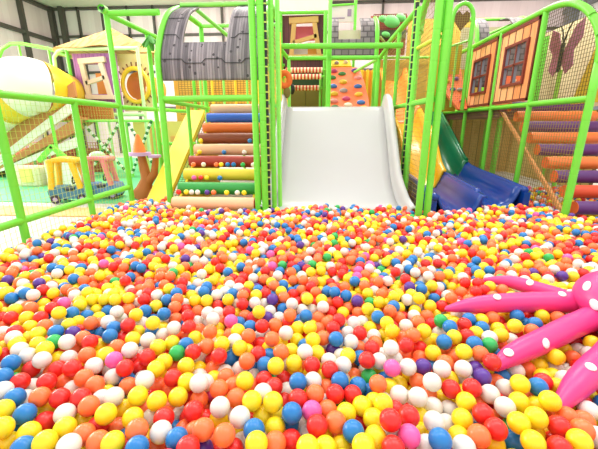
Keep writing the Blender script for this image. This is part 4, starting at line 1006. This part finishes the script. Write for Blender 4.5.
# ------------------------------------------------------------------ pink inflatable octopus
t = thing('inflatable_octopus', (1.3, 1.6, .3), 'pink inflatable octopus with white spots sprawled over the balls at the right edge', 'toy')
def cr(pts):
    return smooth_prof(pts, 6)
o = MB()
o.sphere(HEADC, tuple(HEADR), 0, None, 40, 24)
body = o.build('body', PINK, t)
def spot(o, p, n, r):
    n = Vector(n).normalized(); u = n.orthogonal().normalized(); M = Matrix((u, n.cross(u), n)).transposed()
    o.sphere(Vector(p), (r * 1.25, r, .006), 0, M, 14, 6)
SPOTS = [[(.30, .2), (.66, .3), (.14, .5)], [(.25, .1), (.6, .5)], [(.12, .2), (.62, .9), (.84, .3)], [(.3, .2), (.6, .3)], [(.3, .2), (.6, .2)], [(.3, .3), (.7, .2)], [(.30, .2), (.6, .2)]]
for (P_, R_), SPs in zip(ARMS, SPOTS):
    pts = cr([p + (r,) for p, r in zip(P_, R_)])
    arm = MB(); Q = [Vector(p[:3]) for p in pts]; R = [p[3] * (1 + .012 * math.sin(i * 2.1)) for i, p in enumerate(pts)]
    tip = Q[-1] + (Q[-1] - Q[-2]).normalized() * R[-1] * .8
    arm.tube(Q + [tip], R + [.002], 22, 0)
    ao = arm.build('arm', PINK, t)
    for u, side in SPs:
        i = int(u * (len(Q) - 1)); d = (Q[min(i + 1, len(Q) - 1)] - Q[i - 1]).normalized()
        toward = Vector((-.3, -1, 0)); lat = (toward - d * toward.dot(d)).normalized(); upv = lat.cross(d); upv = upv if upv.z > 0 else -upv
        n = (lat * side + upv * (1 - abs(side) * .4)).normalized()
        sp = MB(); spot(sp, Q[i] + n * R[i], n, .02); sp.build('spot', WSPOT, ao)
sp = MB()
for a, b in ((-160, 5), (-128, -22), (-150, 42), (-95, 12), (-185, 28)):
    a, b = math.radians(a), math.radians(b); n = Vector((math.cos(a) * math.cos(b), math.sin(a) * math.cos(b), math.sin(b)))
    sp = MB(); spot(sp, HEADC + np.array(n) * HEADR, n, .024); sp.build('spot', WSPOT, body)

# ------------------------------------------------------------------ light
w = bpy.data.worlds.new('world'); SC.world = w; w.use_nodes = True
bg = w.node_tree.nodes['Background']; bg.inputs[0].default_value = (1, .99, 1, 1); bg.inputs[1].default_value = 1.05
def area(name, loc, target, sx, sy, e, col=(1, 1, 1)):
    l = bpy.data.lights.new(name, 'AREA'); l.shape = 'RECTANGLE'; l.size = sx; l.size_y = sy; l.energy = e; l.color = col
    o = bpy.data.objects.new(name, l); COL.objects.link(o); o.location = loc
    o.rotation_euler = (Vector(target) - Vector(loc)).to_track_quat('-Z', 'Y').to_euler()
    return o
area('window_light', (-10.6, 7.0, 2.4), (-4.5, 6.5, .8), 6, 3.5, 1000, (1, .985, .96))
for x, y in ((-3.2, 2.2), (0.6, 2.2), (3.8, 2.2)): area('unseen_lamp', (x, y, 5.5), (x, y + .4, 0), 2.4, 1.6, 70, (1, .985, .965))
for x in (-6, -1.5, 3.0): area('unseen_lamp', (x, 8.6, 5.7), (x, 9.6, 0), 2.4, 1.6, 330, (1, .985, .965))  # unseen lights added overhead to brighten the back wall
area('unseen_lamp', (6.5, 9.5, 5.7), (7.5, 11, 1), 2.4, 1.6, 330, (1, .985, .965))  # one more added light, out of view, lifting the right wall
SC.view_settings.view_transform = 'Standard'
SC.view_settings.look = 'None'
SC.view_settings.gamma = 1.0
SC.view_settings.use_curve_mapping = False
SC.view_settings.exposure = 0.3
